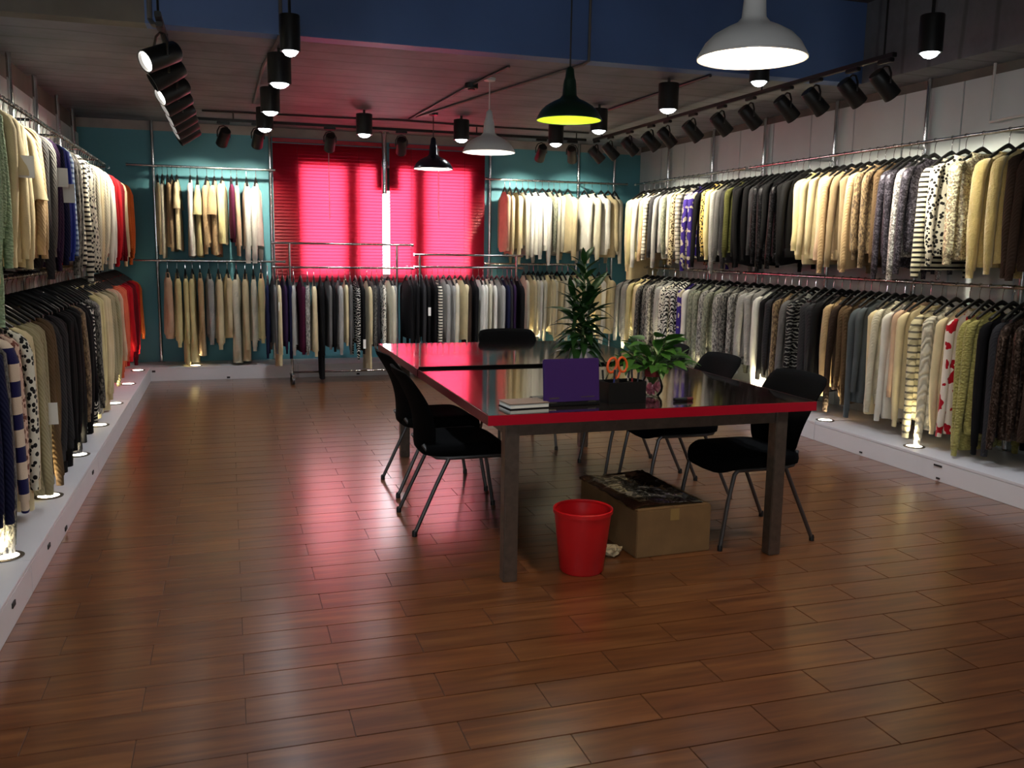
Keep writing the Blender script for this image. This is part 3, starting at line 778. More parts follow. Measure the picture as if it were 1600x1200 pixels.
for r in range(4):
    for k in range(10): MB().box((-0.115 + k * 0.0255, 0.06 + r * 0.024, 0.0192), (0.020, 0.018, 0.0024)).build('key', M['slot'], t)

t = thing('notebook', 'thick dark-covered notebook with pale pages lying on the table corner', 'notebook', (1.285, 3.83, Z0), 0.10)
MB().span(-0.10, 0.10, -0.07, 0.07, 0.0, 0.004).build('cover', M['black_plastic'], t, bevel=0.0015)
MB().span(-0.096, 0.096, -0.066, 0.066, 0.004, 0.022).build('pages', M['paper'], t, bevel=0.001)
MB().span(-0.10, 0.10, -0.07, 0.07, 0.022, 0.026).build('cover', mat('brown_grey_cover', (120, 98, 84), 0.5), t, bevel=0.0015)

# desk organiser
t = thing('desk_organizer', 'black rectangular desk organizer box holding orange scissors', 'organizer', (1.795, 3.87, Z0), 0.10)
ow, od, oh = 0.205, 0.115, 0.10
for (x0, x1, y0, y1) in ((-ow / 2, ow / 2, -od / 2, -od / 2 + 0.004), (-ow / 2, ow / 2, od / 2 - 0.004, od / 2), (-ow / 2, -ow / 2 + 0.004, -od / 2 + 0.004, od / 2 - 0.004), (ow / 2 - 0.004, ow / 2, -od / 2 + 0.004, od / 2 - 0.004), (0.02, 0.024, -od / 2 + 0.004, od / 2 - 0.004)):
    MB().span(x0, x1, y0, y1, 0.004, oh).build('side_panel', M['black_plastic'], t)
MB().span(-ow / 2, ow / 2, -od / 2, od / 2, 0, 0.004).build('base', M['black_plastic'], t)
def ring_pts(cx, cz, rx, rz, y, n=16, tilt=0.0):
    return [(cx + rx * math.cos(a) * math.cos(tilt) - rz * math.sin(a) * math.sin(tilt), y, cz + rx * math.cos(a) * math.sin(tilt) + rz * math.sin(a) * math.cos(tilt)) for a in [2 * PI * k / n for k in range(n + 1)]]
def scissors(x, y, rz, label):
    t = thing('scissors', label, 'scissors', (x, y, Z0 + 0.006), rz)
    for s in (-1, 1):
        MB().tube(ring_pts(s * 0.030, 0.168, 0.024, 0.036, s * 0.002, 18, s * 0.25), 0.0062, 8, caps=False).build('handle_loop', M['orange_plastic'], t, smooth=True)
        MB().tube([(s * 0.018, s * 0.002, 0.134), (s * 0.004, s * 0.002, 0.10)], [0.0062, 0.005], 8).build('handle_shank', M['orange_plastic'], t, smooth=True)
        MB().box((-s * 0.006, s * 0.002, 0.052), (0.014, 0.0025, 0.104), Matrix.Rotation(s * 0.07, 3, 'Y')).build('blade', M['steel'], t)
    MB().tube([(0, -0.006, 0.10), (0, 0.006, 0.10)], 0.005, 8).build('pivot_screw', M['steel'], t, smooth=True)
scissors(1.775, 3.885, 0.1, 'scissors with large orange loop handles standing in the black organizer')
for i, (dx, dy, h, lean, c, nm) in enumerate([(-0.085, 0.02, 0.145, -0.10, (20, 20, 24), 'black'), (-0.06, -0.02, 0.15, 0.05, (40, 46, 110), 'blue'), (0.03, 0.03, 0.14, 0.12, (200, 190, 170), 'cream'), (0.045, -0.02, 0.15, -0.06, (120, 24, 28), 'dark red'), (0.075, 0.01, 0.135, 0.10, (60, 60, 62), 'grey')]):
    t = thing('pen', nm + ' pen standing in the black desk organizer', 'pen', (1.80 + dx, 3.87 + dy, Z0 + 0.006), 0, 'pens in the organizer')
    m_ = mat('pen_' + nm.replace(' ', '_'), c, 0.35)
    ex, ez = lean * h, h
    MB().tube([(0, 0, 0), (ex * 0.72, 0, ez * 0.72)], 0.0045, 8).build('barrel', m_, t, smooth=True)
    MB().tube([(ex * 0.72, 0, ez * 0.72), (ex, 0, ez)], 0.0055, 8).build('cap', M['black_plastic'], t, smooth=True)
t = thing('marker', 'short black marker lying beside the glass vase of pothos', 'marker', (2.09, 3.80, Z0 + 0.009), 0.1)
MB().tube([(-0.05, 0, 0), (0.02, 0, 0)], 0.009, 10).build('barrel', M['black_plastic'], t, smooth=True)
MB().tube([(0.021, 0, 0), (0.055, 0, 0)], 0.0095, 10).build('cap', mat('dark_red_cap', (90, 16, 24), 0.4), t, smooth=True)

# ------------------------------------------------------------------ plants
def leaf_mesh(name, L, Wd, droop, m, heart=False, fold=0.25):
    b = MB(); n = 9; rings = []
    for i in range(n):
        u = i / (n - 1)
        if heart: w = Wd * (math.sin(PI * min(1, (u + 0.10) / 1.10)) ** 0.75) * (1 - 0.35 * u) if u < 1 else 0.0
        else: w = Wd * (math.sin(PI * (0.06 + 0.94 * u) ** 0.8) ** 0.9) if u < 1 else 0.0
        w = max(w, 0.0008)
        x = L * (u - 0.18 * droop * u * u); z = L * (0.22 * u - droop * u * u)
        rings.append([(x, -w, z + fold * w), (x, -w * 0.5, z + fold * w * 0.35), (x, 0, z), (x, w * 0.5, z + fold * w * 0.35), (x, w, z + fold * w)])
    b.loft(rings, closed=False)
    return b.mesh(name, m, smooth=True, angle=70)
random.seed(5)
LV = [leaf_mesh('leaf', 0.215, 0.029, d, M['leaf']) for d in (0.1, 0.3, 0.55, 0.85)]
t = thing('dracaena', 'tall dark leafy potted plant standing behind the purple laptop', 'potted plant', (1.955, 4.79, Z0))
pot = MB().lathe([(0.001, 0.0), (0.05, 0.0), (0.062, 0.01), (0.075, 0.10), (0.07, 0.14), (0.06, 0.155), (0.054, 0.155), (0.06, 0.13), (0.001, 0.125)], 28).build('pot', M['pot_white'], t, smooth=True)
stems = [((0.0, 0.0), (0.01, 0.0), 0.66), ((0.025, 0.01), (0.06, 0.02), 0.50), ((-0.025, 0.0), (-0.05, 0.02), 0.46), ((0.0, -0.02), (-0.01, -0.05), 0.40), ((0.01, 0.03), (0.03, 0.06), 0.42)]
for (a, c, h) in stems:
    pts = [(a[0], a[1], 0.12), ((a[0] + c[0]) / 2, (a[1] + c[1]) / 2, h * 0.5), (c[0], c[1], h)]
    MB().tube(pts, [0.008, 0.007, 0.004], 8).build('stem', M['stem'], t, smooth=True)
    n = int(h * 46)
    for k in range(n):
        u = 0.22 + 0.78 * (k + 0.5) / n
        o = link('leaf', LV[min(3, max(0, int(3.6 * (1 - u) + random.random() * 1.3)))], t)
        ax = a[0] + (c[0] - a[0]) * u; ay = a[1] + (c[1] - a[1]) * u
        o.location = (ax, ay, h * u)
        az = k * 2.4 + random.uniform(-0.4, 0.4)
        el = 0.15 + 0.95 * max(0, u - 0.45) + random.uniform(-0.25, 0.25)
        o.rotation_euler = (random.uniform(-0.3, 0.3), -el, az)
        sc = random.uniform(0.72, 1.05) * (0.75 + 0.25 * (1 - abs(u - 0.6)))
        if h > 0.6 and u > 0.75: sc *= 0.8
        o.scale = (sc, sc, sc)
PV = [leaf_mesh('leaf', 0.10, 0.028, d, M['leaf_light'], True, 0.18) for d in (0.15, 0.35, 0.6)]
t = thing('pothos', 'bushy green pothos in a round glass vase with pink pebbles', 'potted plant', (2.015, 3.985, Z0))
MB().lathe([(0.001, 0.0), (0.036, 0.0), (0.052, 0.022), (0.056, 0.048), (0.046, 0.078), (0.036, 0.10), (0.042, 0.135), (0.045, 0.14), (0.040, 0.136), (0.033, 0.10), (0.043, 0.078), (0.052, 0.048), (0.048, 0.024), (0.034, 0.005), (0.001, 0.004)], 28).build('vase', M['vase_glass'], t, smooth=True)
peb = MB().lathe([(0.004, -0.007), (0.009, -0.004), (0.011, 0.0), (0.008, 0.005), (0.003, 0.007)], 8, cap0=True, cap1=True).mesh('pebble', M['pebble'], smooth=True)
for k in range(46):
    z = 0.014 + 0.05 * random.random(); rr = (0.030 if z < 0.022 else 0.036) * math.sqrt(random.random()); a = random.random() * 2 * PI
    o = link('pebble', peb, t); o.location = (rr * math.cos(a), rr * math.sin(a), z); o.rotation_euler = (random.random() * 3, random.random() * 3, 0); s = random.uniform(0.8, 1.15); o.scale = (s, s, s)
rm = mat('red_wrap', (120, 30, 30), 0.5)
MB().lathe([(0.037, 0.098), (0.040, 0.10), (0.049, 0.16), (0.047, 0.16), (0.037, 0.098)], 20).build('red_wrap', rm, t, smooth=True)
for k in range(84):
    a = k * 2.4 + random.uniform(-0.3, 0.3); rad = 0.02 + 0.13 * math.sqrt(random.random()); h = 0.15 + 0.14 * random.random() * (1.15 - rad / 0.16)
    if rad < 0.07: h += 0.05
    tip = (rad * math.cos(a), rad * math.sin(a) * 0.85, h)
    MB().tube([(0.008 * math.cos(a), 0.008 * math.sin(a), 0.06), (tip[0] * 0.4, tip[1] * 0.4, h * 0.85), tip], 0.0022, 5).build('stem', M['stem'], t, smooth=True)
    o = link('leaf', PV[k % 3], t); o.location = tip
    o.rotation_euler = (random.uniform(-0.5, 0.5), -random.uniform(-0.3, 0.7), a + random.uniform(-0.5, 0.5))
    s = random.uniform(0.75, 1.2); o.scale = (s, s, s)

# ------------------------------------------------------------------ garments
COLS = {  # key: (words, pattern, colour, second colour)
 'cr': ('cream', 'plain', (226, 208, 164), None), 'wh': ('white', 'plain', (236, 232, 220), None), 'iv': ('off-white', 'rib', (226, 218, 192), None),
 'yl': ('pale-yellow', 'plain', (226, 212, 154), None), 'bg': ('beige', 'rib', (196, 166, 124), None), 'tp': ('taupe', 'plain', (150, 128, 98), None),
 'pe': ('peach', 'plain', (216, 180, 150), None), 'gr': ('light-grey', 'rib', (168, 166, 160), None), 'mg': ('mid-grey', 'rib', (108, 106, 104), None),
 'dg': ('charcoal', 'rib', (52, 51, 54), None), 'bk': ('black', 'plain', (19, 18, 20), None), 'nv': ('navy', 'rib', (26, 29, 58), None),
 'bl': ('bright-blue', 'plain', (32, 50, 140), None), 'rd': ('red', 'plain', (190, 22, 34), None), 'dr': ('dark-red', 'rib', (112, 14, 28), None),
 'or': ('orange', 'rib', (212, 108, 48), None), 'co': ('coral', 'plain', (222, 108, 76), None), 'bu': ('burgundy', 'plain', (72, 20, 46), None),
 'pu': ('dark-purple', 'rib', (50, 32, 64), None), 'ol': ('olive-green', 'rib', (84, 84, 44), None), 'br': ('dark-brown', 'rib', (58, 44, 36), None),
 'mb': ('mid-brown', 'rib', (98, 78, 56), None), 'sl': ('slate-grey', 'plain', (84, 90, 94), None), 'mi': ('mint-green', 'chunky', (176, 206, 170), None),
 'gg': ('grey-green', 'tweed', (150, 152, 130), (104, 106, 92)), 'ss': ('sage-beige', 'rib', (168, 158, 122), None),
 'tl': ('grey tweed', 'tweed', (176, 172, 162), (84, 82, 80)), 'td': ('dark-grey tweed', 'tweed', (124, 120, 112), (34, 33, 34)), 'tb': ('brown tweed', 'tweed', (150, 126, 94), (76, 60, 46)),
 'zb': ('black-white zebra', 'zebra', (228, 224, 212), (22, 20, 22)), 'zg': ('grey-zigzag black', 'zigzag', (24, 23, 25), (140, 138, 132)),
 'zw': ('black-white geometric', 'zigzag', (20, 19, 21), (226, 222, 210)),
 'lp': ('cream brown-spotted', 'spots', (220, 204, 160), (84, 64, 40)), 'ly': ('yellow leopard-spotted', 'spots', (208, 178, 96), (36, 30, 22)), 'lb': ('white black-spotted', 'spots', (222, 216, 198), (26, 24, 24)),
 'pp': ('purple-cream patterned', 'patch', (62, 44, 128), (206, 196, 168)), 'st': ('black-white striped', 'stripe', (224, 216, 196), (24, 22, 24)), 'sb': ('pale-blue striped', 'stripe', (150, 178, 206), (70, 96, 146)),
 'sn': ('navy-banded cream', 'band', (222, 200, 176), (28, 26, 74)), 'la': ('cream-black ladder-striped', 'stripe', (224, 218, 190), (26, 24, 22)),
 'sd': ('dark-grey sequinned', 'sequin', (70, 66, 76), None), 'sv': ('silver sequinned', 'sequin', (196, 190, 188), None), 'sk': ('black sequinned', 'sequin', (24, 23, 26), None), 'sc': ('cream sequinned', 'sequin', (214, 200, 166), None),
 'sw': ('brown sequinned', 'sequin', (64, 50, 42), None), 'pl': ('cream plaid', 'plaid', (220, 208, 168), (112, 106, 92)), 'ck': ('grey-checked white', 'plaid', (214, 208, 190), (120, 116, 106)),
 'rp': ('red-patched white', 'patch', (230, 216, 202), (176, 18, 34)), 'ch': ('yellow chunky-knit', 'chunky', (192, 182, 108), None), 'cb': ('off-white cable-knit', 'cable', (216, 208, 186), None),
 'fl': ('cream fluffy', 'fluffy', (232, 206, 132), None), 'cc': ('cream chunky-knit', 'chunky', (222, 208, 176), None), 'pk': ('pale-pink patterned', 'spots', (218, 186, 164), (120, 72, 60)),
}
def knit(key):
    words, pat, c1, c2 = COLS[key]
    q = NT('knit_' + words.replace(' ', '_').replace('-', '_')); p = q.p
    c1 = s2l(c1); c2 = s2l(c2) if c2 else tuple(v * 0.8 for v in c1[:3]) + (1,)
    tc = q.add('ShaderNodeTexCoord'); ob = tc.outputs['Object']
    p.inputs['Roughness'].default_value = 0.85
    p.inputs['Sheen Weight'].default_value = 0.12 if c1[1] > 0.15 else 0.0; p.inputs['Specular IOR Level'].default_value = 0.15
    fine = q.add('ShaderNodeTexNoise', i_Scale=220.0, i_Detail=2.0); q.link(ob, fine.inputs['Vector'])
    base = q.add('ShaderNodeTexNoise', i_Scale=9.0, i_Detail=3.0); q.link(ob, base.inputs['Vector'])
    h = fine.outputs[0]; st, di = 0.5, 0.003
    def wave(d, sc, dist=0.0, typ='BANDS', det=0.0, prof='SIN'):
        w = q.add('ShaderNodeTexWave', wave_type=typ, bands_direction=d, wave_profile=prof, i_Scale=sc, i_Distortion=dist, i_Detail=det)
        w.inputs['Detail Scale'].default_value = 1.5
        q.link(ob, w.inputs['Vector']); return w.outputs[1]
    d1 = tuple(v * 0.82 for v in c1[:3]) + (1,)
    col = q.ramp([(0.3, d1), (0.7, c1)], base.outputs[0])
    if pat == 'rib':
        h = wave('DIAGONAL', 26); st, di = 0.5, 0.004
    elif pat == 'chunky':
        v = q.add('ShaderNodeTexVoronoi', i_Scale=55.0); mp = q.add('ShaderNodeMapping'); mp.inputs['Scale'].default_value = (0.8, 0.8, 1.6)
        q.link(ob, mp.inputs[0]); q.link(mp.outputs[0], v.inputs['Vector']); h = v.outputs['Distance']; st, di = 1.0, 0.008
        col = q.mix(0.6, col, q.ramp([(0.0, (1, 1, 1, 1)), (0.75, (0.5, 0.5, 0.46, 1))], h), 'MULTIPLY')
    elif pat == 'cable':
        h = wave('DIAGONAL', 11, 5.0, det=2.0); st, di = 1.0, 0.008
        col = q.mix(0.7, col, q.ramp([(0.1, (0.55, 0.55, 0.56, 1)), (0.5, (1, 1, 1, 1))], h), 'MULTIPLY')
    elif pat == 'fluffy':
        nf = q.add('ShaderNodeTexNoise', i_Scale=46.0, i_Detail=5.0, i_Roughness=0.7); q.link(ob, nf.inputs['Vector']); h = nf.outputs[0]; st, di = 1.0, 0.014
        p.inputs['Sheen Weight'].default_value = 0.7
    elif pat == 'tweed':
        mp = q.add('ShaderNodeMapping'); mp.inputs['Scale'].default_value = (1, 1, 0.6); q.link(ob, mp.inputs[0])
        nt = q.add('ShaderNodeTexNoise', i_Scale=62.0, i_Detail=3.0, i_Roughness=0.7); q.link(mp.outputs[0], nt.inputs['Vector'])
        col = q.ramp([(0.42, c2), (0.60, c1)], nt.outputs[0]); h = nt.outputs[0]
    elif pat == 'zebra':
        col = q.ramp([(0.0, c2), (0.48, c1)], wave('DIAGONAL', 13, 7.0, det=2.0), True)
    elif pat == 'zigzag':
        col = q.ramp([(0.0, c1), (0.76, c2)], wave('Z', 11, 9.0, det=3.0), True)
    elif pat == 'stripe':
        col = q.ramp([(0.0, c2), (0.42, c1)], wave('Z', 9.5, 0.3), True)
    elif pat == 'band':
        col = q.ramp([(0.0, c2), (0.45, c1)], wave('Z', 2.4, 0.0), True)
    elif pat == 'plaid':
        a = q.ramp([(0.0, c2), (0.2, c1)], wave('Z', 7.5), True); b2 = q.ramp([(0.0, (0.62, 0.6, 0.58, 1)), (0.25, (1, 1, 1, 1))], wave('DIAGONAL', 6.0), True)
        col = q.mix(1.0, a, b2, 'MULTIPLY')
    elif pat == 'spots':
        v = q.add('ShaderNodeTexVoronoi', i_Scale=40.0); q.link(ob, v.inputs['Vector'])
        col = q.ramp([(0.0, c2), (0.42, c1)], v.outputs['Distance'], True)
    elif pat == 'patch':
        nt = q.add('ShaderNodeTexNoise', i_Scale=15.0, i_Detail=1.0); q.link(ob, nt.inputs['Vector'])
        col = q.ramp([(0.0, c1), (0.54, c2)], nt.outputs[0], True)
    elif pat == 'sequin':
        v = q.add('ShaderNodeTexVoronoi', i_Scale=95.0); q.link(ob, v.inputs['Vector'])
        dk = tuple(x * 0.45 for x in c1[:3]) + (1,); lt = tuple(min(1, x * 1.9 + 0.02) for x in c1[:3]) + (1,)
        bw = q.add('ShaderNodeSeparateColor'); q.link(v.outputs['Color'], bw.inputs[0])
        col = q.ramp([(0.2, dk), (0.6, c1), (0.9, lt)], bw.outputs[0])
        p.inputs['Metallic'].default_value = 0.45; p.inputs['Roughness'].default_value = 0.30; p.inputs['Sheen Weight'].default_value = 0
        h = bw.outputs[0]; st, di = 0.6, 0.004
    q.link(col, p.inputs['Base Color'])
    q.bump(h, st, di)
    return q.m
KM = {}
def km(k):
    if k not in KM: KM[k] = knit(k)
    return KM[k]

NECK, TIP = -0.150, -0.212
def se(ca, e): return math.copysign(abs(ca) ** e, ca)
def body_mesh(rng, L, flare=0.0, rag=0.012, bulk=1.0):
    b = MB(); seg = 36
    prof = [(0.090, 0.022, NECK - 0.004), (0.115, 0.026, NECK - 0.018), (0.150, 0.030, NECK - 0.034), (0.185, 0.033, NECK - 0.056), (0.200, 0.036, NECK - 0.085)]
    n = 13
    z0 = NECK - 0.085; z1 = TIP - L
    for i in range(1, n + 1):
        u = i / n
        w = 0.200 + 0.006 * math.sin(PI * u) + flare * u
        d = (0.036 + 0.016 * min(1, u * 1.6)) * bulk
        if u > 0.9: w *= 0.985
        prof.append((w, d, z0 + (z1 - z0) * u))
    ph = [rng.uniform(0, 6.28) for _ in range(4)]; k1, k2 = rng.uniform(16, 24), rng.uniform(34, 46)
    lean = rng.uniform(-0.012, 0.012)
    rings = []
    for i, (w, d, z) in enumerate(prof):
        u = max(0, (i - 4) / n); amp = 0.30 * min(1, u * 1.5 + 0.05)
        ring = []
        for j in range(seg):
            a = 2 * PI * j / seg; ca, sa = math.cos(a), math.sin(a)
            x = w * se(ca, 0.55)
            f = amp * (math.sin(k1 * x + ph[0] + 2.0 * u) + 0.5 * math.sin(k2 * x + ph[1] - 1.5 * u))
            y = d * se(sa, 0.75) * (1 + 0.45 * f * abs(sa)) + lean * u + 0.010 * u * math.sin(k1 * 0.6 * x + ph[2])
            zz = z
            if i == len(prof) - 1: zz += rag * math.sin(9 * x + ph[3])
            ring.append((x, y, zz))
        rings.append(ring)
    last = rings[-1]; rings.append([(x * 0.93, y * 0.7, z + 0.02) for x, y, z in last]); rings.append([(x * 0.5, y * 0.3, z + 0.03) for x, y, z in last])
    first = rings[0]; rings.insert(0, [(x * 0.8, y * 0.5, z - 0.012) for x, y, z in first])
    b.loft(rings, True, True, True)
    return b.mesh('body', None, smooth=True, angle=75)
def sleeve_mesh(rng, side, Ls, wide=1.0, cuff=True):
    b = MB(); seg = 14; n = 11; rings = []
    dy = rng.uniform(-0.022, 0.022); out = rng.uniform(0.222, 0.246); tip_in = rng.uniform(-0.012, 0.03); elbow = rng.uniform(-0.012, 0.014)
    ph = rng.uniform(0, 6.28)
    path = [(0.165, TIP + 0.022, 0.020), (0.195, TIP + 0.004, 0.034), (0.212, TIP - 0.022, 0.044)]
    for i in range(1, n + 1):
        u = i / n
        x = out - 0.010 * (1 - u) - tip_in * u * u + elbow * math.sin(PI * u)
        r = 0.047 - 0.012 * u if wide <= 1 else 0.047 + (wide - 1) * 0.05 * u
        path.append((x, TIP - 0.022 - Ls * u, r))
    if cuff and wide <= 1:
        x, z, r = path[-1]
        path += [(x, z - 0.006, r * 0.82), (x, z - 0.05, r * 0.80)]
    for i, (x, z, r) in enumerate(path):
        u = min(1, i / len(path)); ring = []
        for j in range(seg):
            a = 2 * PI * j / seg
            rr = r * (1 + 0.13 * math.sin(2 * a + ph + 7 * u) * u + 0.10 * math.sin(3 * a + 11 * u) * u)
            rx = rr * (0.62 if i > 2 else 0.8)
            ring.append((side * (x + rx * math.cos(a)), dy * u + rr * 1.0 * math.sin(a) * 0.95, z))
        rings.append(ring)
    lx = rings[-1]; cx = sum(p[0] for p in lx) / seg; cy = sum(p[1] for p in lx) / seg
    rings.append([(cx + (x - cx) * 0.6, cy + (y - cy) * 0.6, z + 0.012) for x, y, z in lx])
    b.loft(rings, True, True, True)
    return b.mesh('sleeve', None, smooth=True, angle=75)
def neck_mesh(h):
    b = MB(); rings = []
    for (k, z) in ((0.98, NECK - 0.012), (1.06, NECK - 0.004), (1.05, NECK + h), (0.97, NECK + h + 0.002), (0.93, NECK - 0.006)):
        rings.append([(0.090 * k * se(math.cos(2 * PI * j / 24), 0.7), 0.024 * k * se(math.sin(2 * PI * j / 24), 0.8), z - 0.012 * abs(math.sin(2 * PI * j / 24))) for j in range(24)])
    b.loft(rings + [rings[0]], True)
    return b.mesh('neckband', None, smooth=True, angle=60)
def hem_mesh(L, flare, bulk=1.0):
    b = MB(); rings = []; w = 0.196 + flare; d = 0.044 * bulk; z1 = TIP - L
    for (k, z) in ((0.98, z1 + 0.03), (1.03, z1 + 0.02), (1.0, z1 - 0.03), (0.97, z1 - 0.052), (0.88, z1 - 0.05)):
        rings.append([(w * k * se(math.cos(2 * PI * j / 28), 0.55), d * k * se(math.sin(2 * PI * j / 28), 0.75), z) for j in range(28)])
    b.loft(rings, True)
    return b.mesh('hem_band', None, smooth=True, angle=60)
blank = bpy.data.materials.new('undyed_knit')
STY = {}
rng = random.Random(3)
for sty, (words, L0, Ls0, wide, flare, hem, bulk, cnt) in {
    'p': ('sweater', 0.59, 0.59, 1.0, 0.0, True, 1.25, 7), 'c': ('cardigan', 0.67, 0.60, 1.0, 0.004, False, 1.25, 7), 'l': ('long cardigan', 0.83, 0.62, 1.0, 0.006, False, 1.2, 5),
    'w': ('wide-sleeved sweater', 0.66, 0.34, 2.0, 0.01, False, 1.2, 4), 'f': ('sweater', 0.64, 0.62, 1.0, 0.0, True, 1.6, 4), 'x': ('long tunic', 0.92, 0.60, 1.0, 0.004, False, 1.0, 3)}.items():
    vs = []
    for k in range(cnt):
        L = L0 + rng.uniform(-0.07, 0.09); Ls = Ls0 + rng.uniform(-0.10, 0.12)
        parts = [('body', body_mesh(rng, L, flare, 0.012 if hem else 0.02, bulk)), ('sleeve', sleeve_mesh(rng, 1, Ls, wide)), ('sleeve', sleeve_mesh(rng, -1, Ls, wide)), ('neckband', neck_mesh(rng.choice((0.004, 0.010, 0.02))))]
        if hem: parts.append(('hem_band', hem_mesh(L, flare, bulk)))
        for _, me_ in parts: me_.materials.append(blank)
        vs.append(parts)
    STY[sty] = (words, vs)
# hanger
hb = MB(); rings = []
for u in [v / 10 - 1 for v in range(21)]:
    a_ = abs(u); zc_ = NECK + 0.050 - 0.105 * a_ ** 1.25; hh = 0.017 - 0.006 * a_; tt = 0.0085 + 0.006 * a_
    rings.append([(u * 0.178, tt * math.cos(2 * PI * k / 8), zc_ + hh * math.sin(2 * PI * k / 8)) for k in range(8)])
hb.loft(rings, True, True, True)
hang_me = hb.mesh('shoulder_bar', M['black_plastic'], smooth=True)
hb2 = MB(); arc = [(0.0166 * math.sin(a), 0, 0.0166 * math.cos(a)) for a in [math.radians(v) for v in range(-110, 151, 20)]]
hb2.tube([*arc, (0.002, 0, -0.032), (0.0, 0, -0.05), (0, 0, NECK + 0.056)], 0.0026, 6)
hook_me = hb2.mesh('hook', M['chrome'], smooth=True)
tag_y = MB().box((0, 0, 0), (0.07, 0.002, 0.105)).mesh('price_tag', M['tag'])
tag_x = MB().box((0, 0, 0), (0.002, 0.06, 0.095)).mesh('price_tag', M['tag'])

GAR = []
def rail(rail_id, where, grp, items, kind, fixed, z, hangers=True):
    """items: list of (position along rail, colour key, style, tags)"""
    items = sorted(items)
    n = len(items)
    desc = [COLS[ck][0] + ' ' + STY[sty][0] for pos, ck, sty, tg in items]
    labs = []
    for i, (pos, ck, sty, tg) in enumerate(items):
        d = desc[i]; lab = d
        if tg: lab += ' with price tag'
        elif desc.count(d) > 1:
            if i in (0, n - 1): lab += ' at rail end'
            else:
                a, c = sorted(COLS[items[k][1]][0].replace(' ', '-') for k in (i - 1, i + 1))
                lab += (' between %s ones' % a) if a == c else (' between %s and %s' % (a, c))
        labs.append(lab)
    goal = 'teal wall' if kind == 'y' else 'bare floor'
    seen = {}
    for i in (range(n - 1, -1, -1) if kind == 'y' else range(n)): seen.setdefault(labs[i], []).append(i)
    for lab, ix in seen.items():
        if len(ix) == 2:
            labs[ix[0]] += ', nearer ' + goal; labs[ix[1]] += ', farther from ' + goal
        elif len(ix) > 2:
            for o_, i in enumerate(ix): labs[i] += ', ' + ORD[o_] + ' from ' + goal
    for i, (pos, ck, sty, tg) in enumerate(items):
        full = labs[i] + ' ' + where
        short = full
        if len(('hanger of ' + short).split()) > 16: short = full.replace('teal-wall rail behind plant', 'plant-side rail').replace('teal-wall rail beside bare floor', 'plantless teal-wall rail').replace('rail behind chairs', 'behind-chairs rail')
        gap = min([abs(pos - items[k][0]) for k in (i - 1, i + 1) if 0 <= k < n] or [0.12])
        sy = max(0.45, min(1.5, gap / 0.116))
        loc = (fixed, pos, z) if kind == 'y' else (pos, fixed, z)
        rz = (0.0 if kind == 'y' else PI / 2) + rng.uniform(-0.13, 0.13)
        nm = {'sweater': 'sweater', 'cardigan': 'cardigan', 'long cardigan': 'long_cardigan', 'wide-sleeved sweater': 'wide_sleeved_sweater', 'long tunic': 'knitted_tunic'}[STY[sty][0]]
        t = thing(nm, full, {'sweater': 'sweater', 'cardigan': 'cardigan', 'long_cardigan': 'cardigan', 'wide_sleeved_sweater': 'sweater', 'knitted_tunic': 'tunic'}[nm], loc, rz, grp)
        zs = rng.uniform(0.95, 1.06) * (1.10 if rail_id in ('RL', 'LL') and pos < 7.2 else 1.0)
        t.scale = (rng.uniform(0.96, 1.04), sy, zs)
        m = km(ck)
        for pn, me_ in rng.choice(STY[sty][1]): link(pn, me_, t, m)
        room = 1 if (kind == 'y' and fixed < 0) else -1
        for k, tz in enumerate(tg):
            if kind == 'y':
                o = link('price_tag', tag_y, t); o.location = (room * 0.268, -0.055 / sy, tz); o.rotation_euler = (0.05, 0, 0.1)
            else:
                o = link('price_tag', tag_x, t); o.location = (-0.265, 0.0, tz)
        h = thing('clothes_hanger', ('hanger of ' if len(short.split()) < 15 else 'hanger: ') + short, 'hanger', loc, rz, 'hangers: ' + grp)
        link('shoulder_bar', hang_me, h); link('hook', hook_me, h)

def parse(txt, f):
    out = []
    for tok in txt.split():
        a = tok.split(':'); ck, _, sty = a[1].partition('.')
        tg = [float(v) for v in a[2].split(',')] if len(a) > 2 else []
        out.append((f(float(a[0])), ck, sty or 'p', tg))
    return out
def fill(spec, step, jitter, end=None):
    """even spacing along a rail, colour taken from the nearest listed piece"""
    spec = sorted(spec); out = []; used = set(); p = spec[0][0]; last = (end or spec[-1][0])
    while p <= last + 1e-6:
        k = min(range(len(spec)), key=lambda i: abs(spec[i][0] - p))
        s = spec[k]; tg = s[3] if k not in used else []
        used.add(k)
        out.append((p, s[1], s[2], tg)); p += step * rng.uniform(1 - jitter, 1 + jitter)
    return out

fR = lambda z: (lambda px: solve_y(px, 4.65, z))
fL = lambda z: (lambda px: solve_y(px, -0.93, z))
fB = lambda z: (lambda px: solve_x(px, RAIL_BY - 0.1, z))
fK = lambda z: (lambda px: solve_x(px, RY - 0.1, z))

rail('RU', 'on upper rail behind chairs', 'garments on the upper rail behind the chairs', parse(
 '981:cr.l 988:yl 996:wh 1004:bg 1012:ck 1019:dg 1026:gr 1033:gr 1040:gg 1047:iv 1054:lp 1062:ck.c 1075:pp 1083:pp.c 1091:bk 1098:ly 1106:yl 1114:gr.c 1123:mg 1132:dg.c 1140:ol.c 1148:bk 1156:bk.c 1165:bk 1174:dg 1183:sk 1192:sk.c 1201:bk '
 '1210:sk 1220:bk.c 1230:bk 1245:yl 1260:cr 1271:cr.c 1282:pe 1294:bg.c 1308:tp 1320:tp.c 1332:bg 1344:tb 1357:tb.c 1369:mb 1381:sd 1393:sd.c 1405:sv 1419:sd 1445:la 1466:lb 1492:sc 1532:fl.f 1560:fl.f 1583:br.c 1606:br 1632:br.c', fR(2.1)), 'y', RAIL_RX, UP_Z['R'])
